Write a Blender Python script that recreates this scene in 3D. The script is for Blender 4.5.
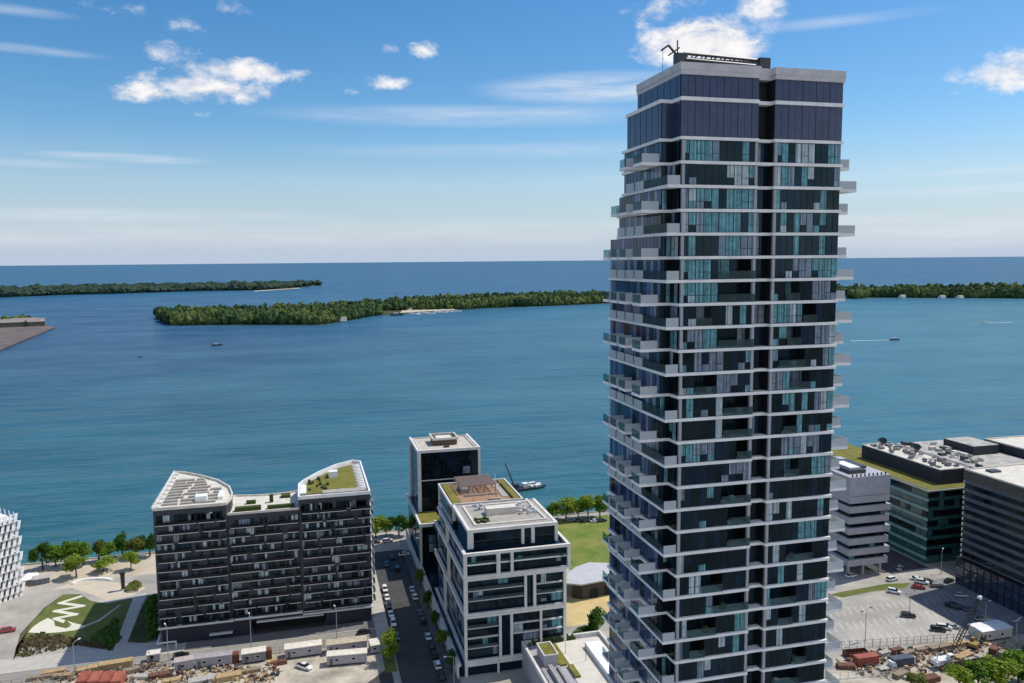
import bpy, math, random
import numpy as np
from mathutils import Matrix, Vector
rnd = random.Random(7)
R_ = math.radians
for o in list(bpy.data.objects): bpy.data.objects.remove(o)
sc = bpy.context.scene
COL = sc.collection

# ------------------------------------------------------------------ camera
FPX, CAMH = 800.0, 120.0
YAW, PITCH, ROLL = R_(14.5), math.atan(81/800), R_(0.504)
FW = Vector((math.sin(YAW)*math.cos(PITCH), math.cos(YAW)*math.cos(PITCH), -math.sin(PITCH)))
HX = Vector((math.cos(YAW), -math.sin(YAW), 0)); HU = HX.cross(FW)
CR = math.cos(ROLL)*HX - math.sin(ROLL)*HU
CU = math.sin(ROLL)*HX + math.cos(ROLL)*HU
cam = bpy.data.cameras.new('camera'); cam_o = bpy.data.objects.new('camera', cam); COL.objects.link(cam_o)
cam.sensor_width = 36; cam.lens = 36*FPX/1024; cam.clip_start = 1; cam.clip_end = 400000
M = Matrix.Identity(4)
for i, v in enumerate((CR, CU, -FW)):
    for j in range(3): M[j][i] = v[j]
M.translation = Vector((0, 0, CAMH))
cam_o.matrix_world = M
sc.camera = cam_o
def at(x, y, z=0.0):
    """survey helper: map position of a ground feature"""
    d = FW*FPX + CR*(x-512) + CU*(341.5-y); t = (z-CAMH)/d.z
    return (d.x*t, d.y*t)
def azel(x, y):
    d = (FW*FPX + CR*(x-512) + CU*(341.5-y)).normalized()
    return math.atan2(d.x, d.y), math.asin(d.z)

# ------------------------------------------------------------------ light
SUNV = Vector((0.62, 0.12, 1.0)).normalized()
sun = bpy.data.lights.new('sun', 'SUN'); sun.energy = 3.15; sun.angle = R_(0.5); sun.color = (1.0, 0.945, 0.86)
sun_o = bpy.data.objects.new('sun', sun); COL.objects.link(sun_o)
sun_o.rotation_euler = SUNV.to_track_quat('Z', 'Y').to_euler(); sun_o.location = (200, 50, 400)
sc.view_settings.view_transform = 'Standard'; sc.view_settings.look = 'None'
sc.view_settings.exposure = 0.32; sc.view_settings.gamma = 1.0
SKY_STR = 0.15

W = bpy.data.worlds.new('World'); sc.world = W; W.use_nodes = True
nt = W.node_tree; nt.nodes.clear(); N, L = nt.nodes, nt.links
def mth(op, a, b=None, c=None, clamp=False):
    n = N.new('ShaderNodeMath'); n.operation = op; n.use_clamp = clamp
    for i, v in enumerate((a, b, c)):
        if v is None: continue
        if isinstance(v, (int, float)): n.inputs[i].default_value = v
        else: L.new(v, n.inputs[i])
    return n.outputs[0]
sky = N.new('ShaderNodeTexSky'); sky.sky_type = 'NISHITA'; sky.sun_disc = False
sky.sun_elevation = math.asin(SUNV.z); sky.sun_rotation = math.atan2(SUNV.x, SUNV.y)
sky.altitude = 100; sky.air_density = 1.0; sky.dust_density = 0.6; sky.ozone_density = 2.2
tc = N.new('ShaderNodeTexCoord'); sep = N.new('ShaderNodeSeparateXYZ'); L.new(tc.outputs['Generated'], sep.inputs[0])
AZ = mth('ARCTAN2', sep.outputs[0], sep.outputs[1]); EL = mth('ARCSINE', sep.outputs[2])
# lon/lat plane for the cloud texture
cmb = N.new('ShaderNodeCombineXYZ'); L.new(AZ, cmb.inputs[0]); L.new(mth('MULTIPLY', EL, 1.7), cmb.inputs[1])
nz = N.new('ShaderNodeTexNoise'); nz.inputs['Scale'].default_value = 26; nz.inputs['Detail'].default_value = 12
nz.inputs['Roughness'].default_value = 0.66; nz.inputs['Distortion'].default_value = 0.3; L.new(cmb.outputs[0], nz.inputs['Vector'])
cmb2 = N.new('ShaderNodeCombineXYZ'); L.new(AZ, cmb2.inputs[0]); L.new(mth('MULTIPLY', EL, 9.0), cmb2.inputs[1])
nz2 = N.new('ShaderNodeTexNoise'); nz2.inputs['Scale'].default_value = 7; nz2.inputs['Detail'].default_value = 7
nz2.inputs['Roughness'].default_value = 0.6; L.new(cmb2.outputs[0], nz2.inputs['Vector'])
def blob(cx, cy, rx, ry, k=1.0):
    a, e = azel(cx, cy); wx = rx/FPX*1.6; wy = ry/FPX*1.6
    u = mth('MULTIPLY_ADD', AZ, 1/wx, -a/wx); v = mth('MULTIPLY_ADD', EL, 1/wy, -e/wy)
    r2 = mth('MULTIPLY_ADD', u, u, mth('MULTIPLY', v, v))
    return mth('MULTIPLY', mth('POWER', mth('SUBTRACT', 1.0, r2, clamp=True), 1.5), k)
def total(lst):
    s = None
    for b in lst:
        o = blob(*b); s = o if s is None else mth('MAXIMUM', s, o)
    return s
CUM = [(205,86,72,15),(140,92,36,10,.9),(245,72,48,13),(165,52,32,13,.75),(190,75,40,14,.8),(290,72,24,6,.7),(110,7,34,8,.55),(180,24,20,11,.55),(222,5,26,8,.6),
       (425,48,17,11,.8),(388,48,13,7,.7),(388,82,27,8,.95),(350,91,14,5,.5),(207,114,14,4,.5),(256,115,8,4,.45),
       (655,52,30,16,.8),(700,40,62,22,1.2),(730,52,40,16,1.1),(655,12,30,18,.8),(762,8,26,22,.95),(690,8,26,12,.5),
       (1010,72,34,17,1.1),(956,72,13,8,.75),(985,62,14,9,.55),(960,92,10,3,.4)]
CIR = [(600,88,85,11,1.0),(480,116,150,8,.6),(15,48,48,3,.5),(10,9,36,3.5,.55),(122,158,52,3.2,.9),(830,22,70,4,.45),(560,150,200,6,.3),(25,163,60,3,.3),(700,180,500,10,.16),(250,236,420,9,.45),(700,226,520,8,.40),(940,232,170,12,.6),(90,216,180,6,.4),(990,170,60,3,.35),(960,190,90,4,.4)]
mc = total(CUM); mr = total(CIR)
c1 = mth('MULTIPLY_ADD', nz.outputs[0], 3.2, mth('MULTIPLY_ADD', mc, 1.6, -2.28))
c1 = mth('MULTIPLY', mth('MULTIPLY', c1, .8, clamp=True), mth('MULTIPLY', mc, 5.0, clamp=True))
c1 = mth('MULTIPLY', mth('MULTIPLY', c1, c1), mth('MULTIPLY_ADD', c1, -2.0, 3.0))
c2 = mth('MULTIPLY', mr, mth('MULTIPLY_ADD', nz2.outputs[0], 2.4, -0.55, clamp=True)); c2 = mth('MULTIPLY', c2, 0.75)
# soft pinkish bank above the horizon
hb = mth('SUBTRACT', 1.0, mth('MULTIPLY', mth('ABSOLUTE', EL), 1/0.16), clamp=True)
hb = mth('MULTIPLY', mth('POWER', hb, 1.3), mth('MULTIPLY_ADD', nz2.outputs[0], .9, .60, clamp=True))
def mixc(f, a, b):
    n = N.new('ShaderNodeMix'); n.data_type = 'RGBA'
    if isinstance(f, float): n.inputs[0].default_value = f
    else: L.new(f, n.inputs[0])
    for s, v in ((6, a), (7, b)):
        if isinstance(v, tuple): n.inputs[s].default_value = (*v, 1)
        else: L.new(v, n.inputs[s])
    return n.outputs[2]
q = 1/SKY_STR
hs_ = N.new('ShaderNodeHueSaturation'); hs_.inputs['Saturation'].default_value = 1.33; hs_.inputs['Value'].default_value = .655
tn_ = N.new('ShaderNodeMix'); tn_.data_type = 'RGBA'; tn_.blend_type = 'MULTIPLY'; tn_.inputs[0].default_value = 1; tn_.inputs[7].default_value = (.95,1.0,1.03,1); L.new(sky.outputs[0], tn_.inputs[6]); L.new(tn_.outputs[2], hs_.inputs['Color'])
skyc = mixc(hb, hs_.outputs[0], (.40*q, .475*q, .595*q))
skyc = mixc(c2, skyc, (.70*q, .72*q, .76*q))
# cloud body: whiter where the noise is high, faintly grey-pink where it is low
shd = mth('MULTIPLY_ADD', nz.outputs[0], 1.6, -0.35, clamp=True)
cc = mixc(shd, (.60*q, .585*q, .62*q), (.88*q, .865*q, .85*q))
skyc = mixc(c1, skyc, cc)
# unseen broken cloud added behind the camera to lift the shaded north faces
nz3 = N.new('ShaderNodeTexNoise'); nz3.inputs['Scale'].default_value = 3.2; nz3.inputs['Detail'].default_value = 9; nz3.inputs['Roughness'].default_value = .6; L.new(tc.outputs['Generated'], nz3.inputs['Vector'])
nb_ = mth('MULTIPLY', mth('MULTIPLY_ADD', sep.outputs[1], -2.2, -.15, clamp=True), mth('MULTIPLY_ADD', nz3.outputs[0], 6.0, -2.65, clamp=True))
skyc = mixc(nb_, skyc, (.92*q, .92*q, .93*q))
bg = N.new('ShaderNodeBackground'); bg.inputs[1].default_value = SKY_STR; L.new(skyc, bg.inputs[0])
wo = N.new('ShaderNodeOutputWorld'); L.new(bg.outputs[0], wo.inputs[0])
W.cycles.sampling_method = 'MANUAL'; W.cycles.sample_map_resolution = 1024

# ------------------------------------------------------------------ materials
MATS = {}
def mat(name, col, rough=.7, var=.0, scale=1.0, spec=.4, metal=0.0, bump=0.0, bscale=None, stretch=None, col2=None, alpha=None, coord='Object'):
    if name in MATS: return MATS[name]
    m = bpy.data.materials.new(name); m.use_nodes = True; t = m.node_tree; p = t.nodes['Principled BSDF']
    p.inputs['Base Color'].default_value = (*col, 1); p.inputs['Roughness'].default_value = rough
    p.inputs['Specular IOR Level'].default_value = spec; p.inputs['Metallic'].default_value = metal
    if var or col2 or bump:
        c = t.nodes.new('ShaderNodeTexCoord'); mp = t.nodes.new('ShaderNodeMapping'); t.links.new(c.outputs[coord], mp.inputs[0])
        if stretch: mp.inputs['Scale'].default_value = stretch
        n = t.nodes.new('ShaderNodeTexNoise'); n.inputs['Scale'].default_value = scale; n.inputs['Detail'].default_value = 6; n.inputs['Roughness'].default_value = .65
        t.links.new(mp.outputs[0], n.inputs['Vector'])
        if var or col2:
            r = t.nodes.new('ShaderNodeValToRGB'); a = tuple(x*(1-var) for x in col); b = tuple(min(1, x*(1+var)) for x in col)
            if col2: b = col2; a = col
            r.color_ramp.elements[0].position = .33; r.color_ramp.elements[1].position = .67
            r.color_ramp.elements[0].color = (*a, 1); r.color_ramp.elements[1].color = (*b, 1)
            t.links.new(n.outputs[0], r.inputs[0]); t.links.new(r.outputs[0], p.inputs['Base Color'])
        if bump:
            bn = n
            if bscale:
                bn = t.nodes.new('ShaderNodeTexNoise'); bn.inputs['Scale'].default_value = bscale; bn.inputs['Detail'].default_value = 4; t.links.new(mp.outputs[0], bn.inputs['Vector'])
            bm_ = t.nodes.new('ShaderNodeBump'); bm_.inputs['Strength'].default_value = bump; bm_.inputs['Distance'].default_value = .3
            t.links.new(bn.outputs[0], bm_.inputs['Height']); t.links.new(bm_.outputs[0], p.inputs['Normal'])
    MATS[name] = m; return m
def objcol(name, rough=.35, spec=.5, coat=0.0):
    m = bpy.data.materials.new(name); m.use_nodes = True; t = m.node_tree; p = t.nodes['Principled BSDF']
    o = t.nodes.new('ShaderNodeObjectInfo'); t.links.new(o.outputs['Color'], p.inputs['Base Color'])
    p.inputs['Roughness'].default_value = rough; p.inputs['Specular IOR Level'].default_value = spec; p.inputs['Coat Weight'].default_value = coat
    MATS[name] = m; return m
def glassy(name, tint, transp, rough=.06, body=.35):
    """guard / balustrade glass: partly see-through, partly reflecting"""
    m = bpy.data.materials.new(name); m.use_nodes = True; t = m.node_tree; t.nodes.clear()
    tr = t.nodes.new('ShaderNodeBsdfTransparent'); tr.inputs[0].default_value = (*tint, 1)
    pb = t.nodes.new('ShaderNodeBsdfPrincipled'); pb.inputs['Base Color'].default_value = (*[x*body for x in tint], 1); pb.inputs['Roughness'].default_value = rough
    mx = t.nodes.new('ShaderNodeMixShader'); mx.inputs[0].default_value = 1-transp
    out = t.nodes.new('ShaderNodeOutputMaterial')
    t.links.new(tr.outputs[0], mx.inputs[1]); t.links.new(pb.outputs[0], mx.inputs[2]); t.links.new(mx.outputs[0], out.inputs[0])
    MATS[name] = m; return m

m_slab = mat('slab_concrete', (.84,.81,.77), .7, .12, .35)
m_pane = mat('pane_dark', (.002,.004,.005), .05, spec=.35, scale=.55, col2=(.011,.017,.019), stretch=(1,1,.5))
m_pane2 = mat('pane_navy', (.006,.011,.022), .06, spec=.35, scale=.55, col2=(.012,.024,.042), stretch=(1,1,.5))
m_teal = mat('pane_teal_blind', (.15,.34,.37), .12, .35, 1.1, spec=.4)
m_gry = mat('pane_grey_blind', (.22,.26,.32), .12, .3, 1.1, spec=.6)
m_pale = mat('pane_pale_blind', (.42,.52,.54), .15, .25, 1.1, spec=.6)
for _m in (m_pane, m_pane2, m_teal, m_gry): _m.node_tree.nodes['Principled BSDF'].inputs['Specular Tint'].default_value = (.40,.75,.95,1)
def folds(m, amp):
    # light and dark of hanging curtain folds put into the blind colour
    t = m.node_tree; p = t.nodes['Principled BSDF']; src = p.inputs['Base Color'].links[0].from_socket
    c = t.nodes.new('ShaderNodeTexCoord'); sp = t.nodes.new('ShaderNodeSeparateXYZ'); t.links.new(c.outputs['Object'], sp.inputs[0])
    a = t.nodes.new('ShaderNodeMath'); a.operation = 'ADD'; t.links.new(sp.outputs[0], a.inputs[0]); t.links.new(sp.outputs[1], a.inputs[1])
    n1 = t.nodes.new('ShaderNodeTexNoise'); n1.noise_dimensions = '1D'; n1.inputs['Scale'].default_value = 2.6; n1.inputs['Detail'].default_value = 3; t.links.new(a.outputs[0], n1.inputs['W'])
    r = t.nodes.new('ShaderNodeMapRange'); r.inputs[1].default_value = .35; r.inputs[2].default_value = .65; r.inputs[3].default_value = 1-amp; r.inputs[4].default_value = 1.15; t.links.new(n1.outputs[0], r.inputs[0])
    x = t.nodes.new('ShaderNodeMix'); x.data_type = 'RGBA'; x.blend_type = 'MULTIPLY'; x.inputs[0].default_value = 1; t.links.new(src, x.inputs[6]); t.links.new(r.outputs[0], x.inputs[7]); t.links.new(x.outputs[2], p.inputs['Base Color'])
for _m in (m_teal, m_gry, m_pale): folds(_m, .55)
m_mull = mat('dark_frame', (.012,.013,.016), .4)
m_navy = mat('navy_spandrel_panel', (.033,.045,.105), .22, .25, .5, spec=.6)
m_col = mat('grey_column', (.38,.39,.40), .7, .1, .4)
m_parapet = mat('parapet_concrete', (.56,.53,.52), .75, .15, .5)
m_clear = glassy('guard_glass', (.50,.66,.68), .82)
m_frost = glassy('frosted_guard', (.84,.90,.91), .28, .35, .68)
m_dark = mat('dark_recess', (.014,.014,.016), .6)
m_steel = mat('dark_steel', (.05,.055,.06), .45, .2, 1)
for _m in ():pass
m_white = mat('white_paint', (.78,.77,.75), .55, .08, .5)
m_bglass = mat('blue_glass', (.022,.055,.115), .06, .3, .25, spec=.4)
m_bglass2 = mat('pale_blue_glass', (.10,.14,.24), .08, .3, .6, spec=.8)

for _m in (m_bglass, m_bglass2): _m.node_tree.nodes['Principled BSDF'].inputs['Specular Tint'].default_value = (.32,.52,1.0,1)
# ------------------------------------------------------------------ mesh helpers
ORG = {}
class MB:
    def __init__(s): s.v, s.f, s.m = [], [], []
    def add(s, vs, fs, m=0):
        b = len(s.v); s.v += [tuple(p) for p in vs]
        for i, f in enumerate(fs): s.f.append(tuple(b+k for k in f)); s.m.append(m if isinstance(m, int) else m[i])
        return s
    def box(s, x0, y0, z0, x1, y1, z1, m=0):
        vs = [(x0,y0,z0),(x1,y0,z0),(x1,y1,z0),(x0,y1,z0),(x0,y0,z1),(x1,y0,z1),(x1,y1,z1),(x0,y1,z1)]
        return s.add(vs, [(3,2,1,0),(4,5,6,7),(0,1,5,4),(1,2,6,5),(2,3,7,6),(3,0,4,7)], m)
    def prism(s, poly, z0, z1, m=0, mt=None):
        a = sum(poly[i][0]*poly[(i+1)%len(poly)][1]-poly[(i+1)%len(poly)][0]*poly[i][1] for i in range(len(poly)))
        if a < 0: poly = poly[::-1]
        n = len(poly); vs = [(p[0],p[1],z0) for p in poly]+[(p[0],p[1],z1) for p in poly]
        fs = [tuple(range(n-1,-1,-1)), tuple(range(n,2*n))]+[(i,(i+1)%n,n+(i+1)%n,n+i) for i in range(n)]
        return s.add(vs, fs, m if mt is None else [m, mt]+[m]*n)
    def rim(s, poly, z0, z1, w, m=0):
        """parapet wall along a closed outline"""
        n = len(poly)
        for i in range(n):
            a, b = Vector(poly[i]), Vector(poly[(i+1)%n])
            if (b-a).length < .05: continue
            d = (b-a).normalized(); nn = Vector((-d.y, d.x))
            e_ = w*.5-.004-.003*i
            s.prism([tuple(a-d*e_+nn*w*.5), tuple(b+d*e_+nn*w*.5), tuple(b+d*e_-nn*w*.5), tuple(a-d*e_-nn*w*.5)], z0, z1+i*.002, m)
        return s
    def tube(s, p0, p1, r0, r1=None, n=8, m=0, cap=True):
        r1 = r0 if r1 is None else r1
        p0, p1 = Vector(p0), Vector(p1); d = (p1-p0).normalized()
        a = d.orthogonal().normalized(); b = d.cross(a); vs = []
        for p, r in ((p0,r0),(p1,r1)):
            for i in range(n):
                t = 2*math.pi*i/n; vs.append(p+(a*math.cos(t)+b*math.sin(t))*r)
        fs = [(i,(i+1)%n,n+(i+1)%n,n+i) for i in range(n)]
        if cap: fs += [tuple(range(n-1,-1,-1)), tuple(range(n,2*n))]
        return s.add(vs, fs, m)
    def quad(s, a, b, c, d, m=0): return s.add([a,b,c,d], [(0,1,2,3)], m)
    def build(s, name, mats, parent=None, smooth=False):
        if not isinstance(mats, (list, tuple)): mats = [mats]
        o = None
        root = parent
        while root is not None and root.parent is not None: root = root.parent
        off = ORG.get(root.name, (0,0,0)) if root is not None else (0,0,0)
        v = np.array(s.v, dtype=np.float64).reshape(-1,3) - np.array(off)
        if parent is None:      # single-mesh thing: origin at its base
            c = (v.min(0)+v.max(0))/2; c[2] = v[:,2].min(); v = v-c
        me = bpy.data.meshes.new(name); me.from_pydata(v.tolist(), [], s.f)
        for m in mats: me.materials.append(m)
        me.polygons.foreach_set('material_index', s.m)
        if smooth: me.polygons.foreach_set('use_smooth', [True]*len(s.f))
        me.update()
        o = bpy.data.objects.new(name, me); COL.objects.link(o)
        if parent is None: o.location = c
        else: o.parent = parent
        return o
def tag(o, label, cat, group=None, kind=None):
    if label: o['label'] = label
    if cat: o['category'] = cat
    if group: o['group'] = group
    if kind: o['kind'] = kind
    return o
def thing(name, label, cat, loc, group=None, rz=None):
    """Empty at the thing's base; with rz None its parts are given in map coordinates"""
    o = bpy.data.objects.new(name, None); COL.objects.link(o); o.location = loc; o.empty_display_size = .5
    if rz is None: ORG[o.name] = tuple(loc)
    else: o.rotation_euler = (0,0,rz); ORG[o.name] = (0,0,0)
    return tag(o, label, cat, group)
def copy_thing(src, loc, rz, label, group=None, scale=None, colors=None):
    r = src.copy(); COL.objects.link(r); r.location = loc; r.rotation_euler = (0,0,rz); r['label'] = label
    if group: r['group'] = group
    if scale: r.scale = scale
    if r.data is not None and colors: r.color = (*colors, 1)
    for ch in src.children:
        c = ch.copy(); COL.objects.link(c); c.parent = r
        if colors: c.color = (*colors, 1)
        for g in ch.children:
            d = g.copy(); COL.objects.link(d); d.parent = c
            if colors: d.color = (*colors, 1)
    return r
def struct(name, mb, mats):
    o = mb.build(name, mats); o['kind'] = 'structure'; return o
def sheet(name, poly, z, m):
    a = sum(poly[i][0]*poly[(i+1)%len(poly)][1]-poly[(i+1)%len(poly)][0]*poly[i][1] for i in range(len(poly)))
    if a < 0: poly = poly[::-1]
    return struct(name, MB().add([(p[0],p[1],z) for p in poly], [tuple(range(len(poly)))]), m)
def P(*pts, z=0.0): return [at(x, y, z) for x, y in pts]
def parts(name, boxes, mats, parent):
    for b in boxes: MB().box(*b).build(name, mats, parent)
class Windows:
    """windows of one building: each its own part, beyond a hundred the smallest ones as one stuff part"""
    def __init__(s, parent, name='window', cap=100): s.p, s.n, s.l, s.cap = parent, name, [], cap
    def add(s, mb, mats, size=1.0): s.l.append((size, mb, mats))
    def done(s):
        s.l.sort(key=lambda t: -t[0]); rest = MB(); allm = []
        for i, (sz, mb, mats) in enumerate(s.l):
            if i < s.cap: mb.build(s.n, mats, s.p)
            else:
                for m in mats:
                    if m not in allm: allm.append(m)
                b = len(rest.v); rest.v += mb.v; rest.f += [tuple(b+k for k in f) for f in mb.f]; rest.m += [allm.index(mats[k]) for k in mb.m]
        if rest.f:
            o = rest.build(s.n, allm, s.p); o['kind'] = 'stuff'
# ------------------------------------------------------------------ ground, lake, roads
def water_mat():
    m = bpy.data.materials.new('lake_water'); m.use_nodes = True; t = m.node_tree; t.nodes.clear(); n, l = t.nodes, t.links
    g = n.new('ShaderNodeNewGeometry'); sp = n.new('ShaderNodeSeparateXYZ'); l.new(g.outputs['Position'], sp.inputs[0])
    def noise(scale, stretch, det=5, rough=.6):
        mp = n.new('ShaderNodeMapping'); mp.inputs['Scale'].default_value = stretch; l.new(g.outputs['Position'], mp.inputs[0])
        q_ = n.new('ShaderNodeTexNoise'); q_.inputs['Scale'].default_value = scale; q_.inputs['Detail'].default_value = det; q_.inputs['Roughness'].default_value = rough
        l.new(mp.outputs[0], q_.inputs['Vector']); return q_.outputs[0]
    def ramp(src, stops):
        r = n.new('ShaderNodeValToRGB'); e = r.color_ramp.elements
        while len(e) < len(stops): e.new(.5)
        for k, (p, c) in enumerate(stops): e[k].position = p; e[k].color = (*c, 1)
        l.new(src, r.inputs[0]); return r.outputs[0]
    def rng(src, a, b):
        r = n.new('ShaderNodeMapRange'); r.inputs[1].default_value = a; r.inputs[2].default_value = b; l.new(src, r.inputs[0]); return r.outputs[0]
    def mix(f, a, b):
        x = n.new('ShaderNodeMix'); x.data_type = 'RGBA'; l.new(f, x.inputs[0]) if not isinstance(f, float) else None
        if isinstance(f, float): x.inputs[0].default_value = f
        for s, v in ((6,a),(7,b)):
            if isinstance(v, tuple): x.inputs[s].default_value = (*v, 1)
            else: l.new(v, x.inputs[s])
        return x.outputs[2]
    # depth of the lake bed: green shallows by the quay, teal basin, blue open lake
    ad = n.new('ShaderNodeMath'); ad.operation = 'MULTIPLY_ADD'; l.new(noise(.03,(1,1,1)), ad.inputs[0]); ad.inputs[1].default_value = 60; l.new(sp.outputs[1], ad.inputs[2])
    base = ramp(rng(ad.outputs[0], 370, 1800), [(0,(.016,.150,.100)),(.022,(.013,.110,.105)),(.06,(.011,.085,.110)),(.22,(.017,.097,.138)),(.6,(.030,.100,.185)),(1,(.016,.100,.210))])
    xs0 = rng(sp.outputs[0], -300, 1000); nr = rng(sp.outputs[1], 3200, 1400); xm = n.new('ShaderNodeMath'); xm.operation = 'MULTIPLY'; l.new(xs0, xm.inputs[0]); l.new(nr, xm.inputs[1]); xs = xm.outputs[0]
    base = mix(xs, base, mix(.8, base, (.068,.215,.275)))
    xl = rng(sp.outputs[0], 350, -450); yl = rng(sp.outputs[1], 600, 1300); xk = n.new('ShaderNodeMath'); xk.operation = 'MULTIPLY'; l.new(xl, xk.inputs[0]); l.new(yl, xk.inputs[1])
    xk2 = n.new('ShaderNodeMath'); xk2.operation = 'MULTIPLY'; l.new(xk.outputs[0], xk2.inputs[0]); l.new(nr, xk2.inputs[1])
    base = mix(xk2.outputs[0], base, mix(.7, base, (.026,.058,.150)))
    st = rng(noise(.006,(.7,1.35,1),9,.70), .36, .68)
    base = mix(st, mix(.22, base, (.012,.035,.085)), mix(.34, base, (.10,.24,.30)))
    df = n.new('ShaderNodeBsdfDiffuse'); l.new(base, df.inputs[0])
    gl = n.new('ShaderNodeBsdfGlossy'); gl.inputs['Roughness'].default_value = .18
    b1 = n.new('ShaderNodeBump'); b1.inputs['Strength'].default_value = .55; b1.inputs['Distance'].default_value = 1.0
    hs = n.new('ShaderNodeMath'); hs.operation = 'MULTIPLY_ADD'; l.new(noise(.22,(.55,1.5,1),3), hs.inputs[0]); hs.inputs[1].default_value = .8
    h3 = n.new('ShaderNodeMath'); h3.operation = 'MULTIPLY_ADD'; l.new(noise(.05,(.5,1.4,1),4), h3.inputs[0]); h3.inputs[1].default_value = 2.6
    h4 = n.new('ShaderNodeMath'); h4.operation = 'MULTIPLY'; l.new(noise(.012,(.5,1.6,1),3), h4.inputs[0]); h4.inputs[1].default_value = 9.0
    l.new(h4.outputs[0], h3.inputs[2]); l.new(h3.outputs[0], hs.inputs[2])
    l.new(hs.outputs[0], b1.inputs['Height']); l.new(b1.outputs[0], gl.inputs['Normal']); l.new(b1.outputs[0], df.inputs['Normal'])
    fr = n.new('ShaderNodeFresnel'); fr.inputs[0].default_value = 1.33; l.new(b1.outputs[0], fr.inputs[1])
    mn = n.new('ShaderNodeMath'); mn.operation = 'MINIMUM'; l.new(fr.outputs[0], mn.inputs[0]); mn.inputs[1].default_value = .22
    mx = n.new('ShaderNodeMixShader'); l.new(mn.outputs[0], mx.inputs[0]); l.new(df.outputs[0], mx.inputs[1]); l.new(gl.outputs[0], mx.inputs[2])
    o = n.new('ShaderNodeOutputMaterial'); l.new(mx.outputs[0], o.inputs[0]); return m
m_water = water_mat()
SH = 351.0
wm = MB(); S_ = 150000
wm.add([(-S_,-200,-2),(S_,-200,-2),(S_,S_,-2),(-S_,S_,-2)], [(0,1,2,3)])
struct('lake_water', wm, m_water)
m_ground = mat('pale_paving', (.365,.34,.295), .85, .28, .06, bump=.1)
m_city = mat('city_ground', (.235,.235,.225), .9, .5, .02)
m_dirt = mat('construction_dirt', (.42,.375,.30), .95, .4, .12, bump=.3)
m_road = mat('sunworn_road', (.27,.25,.22), .85, .12, .2)
m_asph = mat('asphalt', (.062,.060,.060), .85, .25, .25)
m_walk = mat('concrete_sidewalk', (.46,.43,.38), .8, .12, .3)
m_lot = mat('pale_lot_paving', (.36,.338,.298), .9, .26, .05)
m_grass = mat('lawn', (.075,.11,.020), .95, .0, .06, col2=(.16,.165,.04), bump=.4, bscale=1.5)
m_grass2 = mat('park_lawn', (.070,.105,.020), .95, .0, .16, col2=(.145,.155,.038), bump=.4, bscale=1.5)
m_meadow = mat('dry_meadow', (.075,.155,.012), .95, .0, .09, col2=(.25,.24,.06), bump=.4, bscale=1.2)
m_bed = mat('planting_bed', (.055,.048,.025), .95, .0, .35, col2=(.16,.11,.055), bump=.8)
m_line = mat('road_paint', (.72,.71,.68), .7, .1, .5)
m_kerb = mat('kerb_concrete', (.52,.49,.44), .8, .1, .5)
m_quay = mat('quay_wall_concrete', (.34,.31,.26), .85, .25, .3)
struct('terrain', MB().add([(-4000,-5000,-.03),(4000,-5000,-.03),(4000,200,-.03),(-4000,200,-.03)], [(0,1,2,3)]), m_city)
sheet('ground', [(-900,150),(900,150),(900,SH-1),(-900,SH-1)], 0.0, m_ground)
struct('quay', MB().box(-900,SH-1,-4,900,SH,.35), m_quay)
# the street between the blocks, with kerbs
sheet('street', [(23.2,140),(36.2,140),(36.2,336),(23.2,336)], .008, m_asph)
sheet('waterfront_road', [(-60,325),(23.1,325),(23.1,333),(-60,333)], .008, m_walk)
for x0, x1 in ((18.9,23.1),(36.3,39.4)):
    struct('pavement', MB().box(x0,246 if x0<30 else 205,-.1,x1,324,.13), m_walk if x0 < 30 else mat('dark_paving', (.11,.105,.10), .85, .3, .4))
for x in ():
    mb = MB()
    for y in range(206,330,9): mb.add([(x-.08,y,.012),(x+.08,y,.012),(x+.08,y+4,.012),(x-.08,y+4,.012)],[(0,1,2,3)])
    struct('road_markings', mb, m_line)
# main road in front of the dark block
sheet('road', [(-900,247),(23.1,247),(23.1,255.5),(-900,255.5)], .004, m_road)
struct('kerb', MB().box(-900,255.55,-.1,18.8,255.85,.14), m_kerb)
sheet('pavement', [(-900,255.9),(18.8,255.9),(18.8,265),(-900,265)], .014, m_walk)
sheet('shaded_pavement', [(-40,256.2),(18.7,256.2),(18.7,262),(-40,262)], .03, mat('pavement_shade_tone', (.17,.165,.16), .85, .2, .3))  # dark strip along the block's front, its shade put into the paving colour
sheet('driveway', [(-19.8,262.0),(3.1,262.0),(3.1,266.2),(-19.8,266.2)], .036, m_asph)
sheet('construction_ground', [(-300,150),(18,150),(18,246.5),(-300,246.5)], .006, m_dirt)
sheet('asphalt_pad', P((366,684),(388,668),(391,668),(398,700),(350,715)), .012, m_asph)
sheet('street_verge', [(19.3,226),(22.9,226),(22.9,240.5),(19.3,240.5)], .02, m_grass)
# park at the left
px = lambda s: [at(*p) for p in s]
sheet('planting_bed', px([(13,661),(20,634),(45,607),(63,594.5),(80,594),(91,601),(107,603.5),(132,598),(131,607),(120.5,645),(113,651),(78,645),(16,647)]), .018, m_bed)
sheet('lawn', px([(24,639),(32,622),(47,607),(63,595),(79,594.6),(91,601.5),(107,604),(131,599),(130,606),(119,640),(85,640),(60,634)]), .023, m_grass2)
zz = [(80.4,596.5),(60,603),(83,606),(55,611),(76,614.5),(55,618.5),(71,624),(83,627)]
zm = MB()
for i in range(len(zz)-1):
    a, b = Vector(at(*zz[i])), Vector(at(*zz[i+1])); d = (b-a).normalized()*.6; n_ = Vector((-d.y,d.x)).normalized()*.85
    zz_ = .030+.003*i
    zm.add([(*(a-d-n_),zz_),(*(b+d-n_),zz_),(*(b+d+n_),zz_),(*(a-d+n_),zz_)], [(0,1,2,3)])
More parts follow.
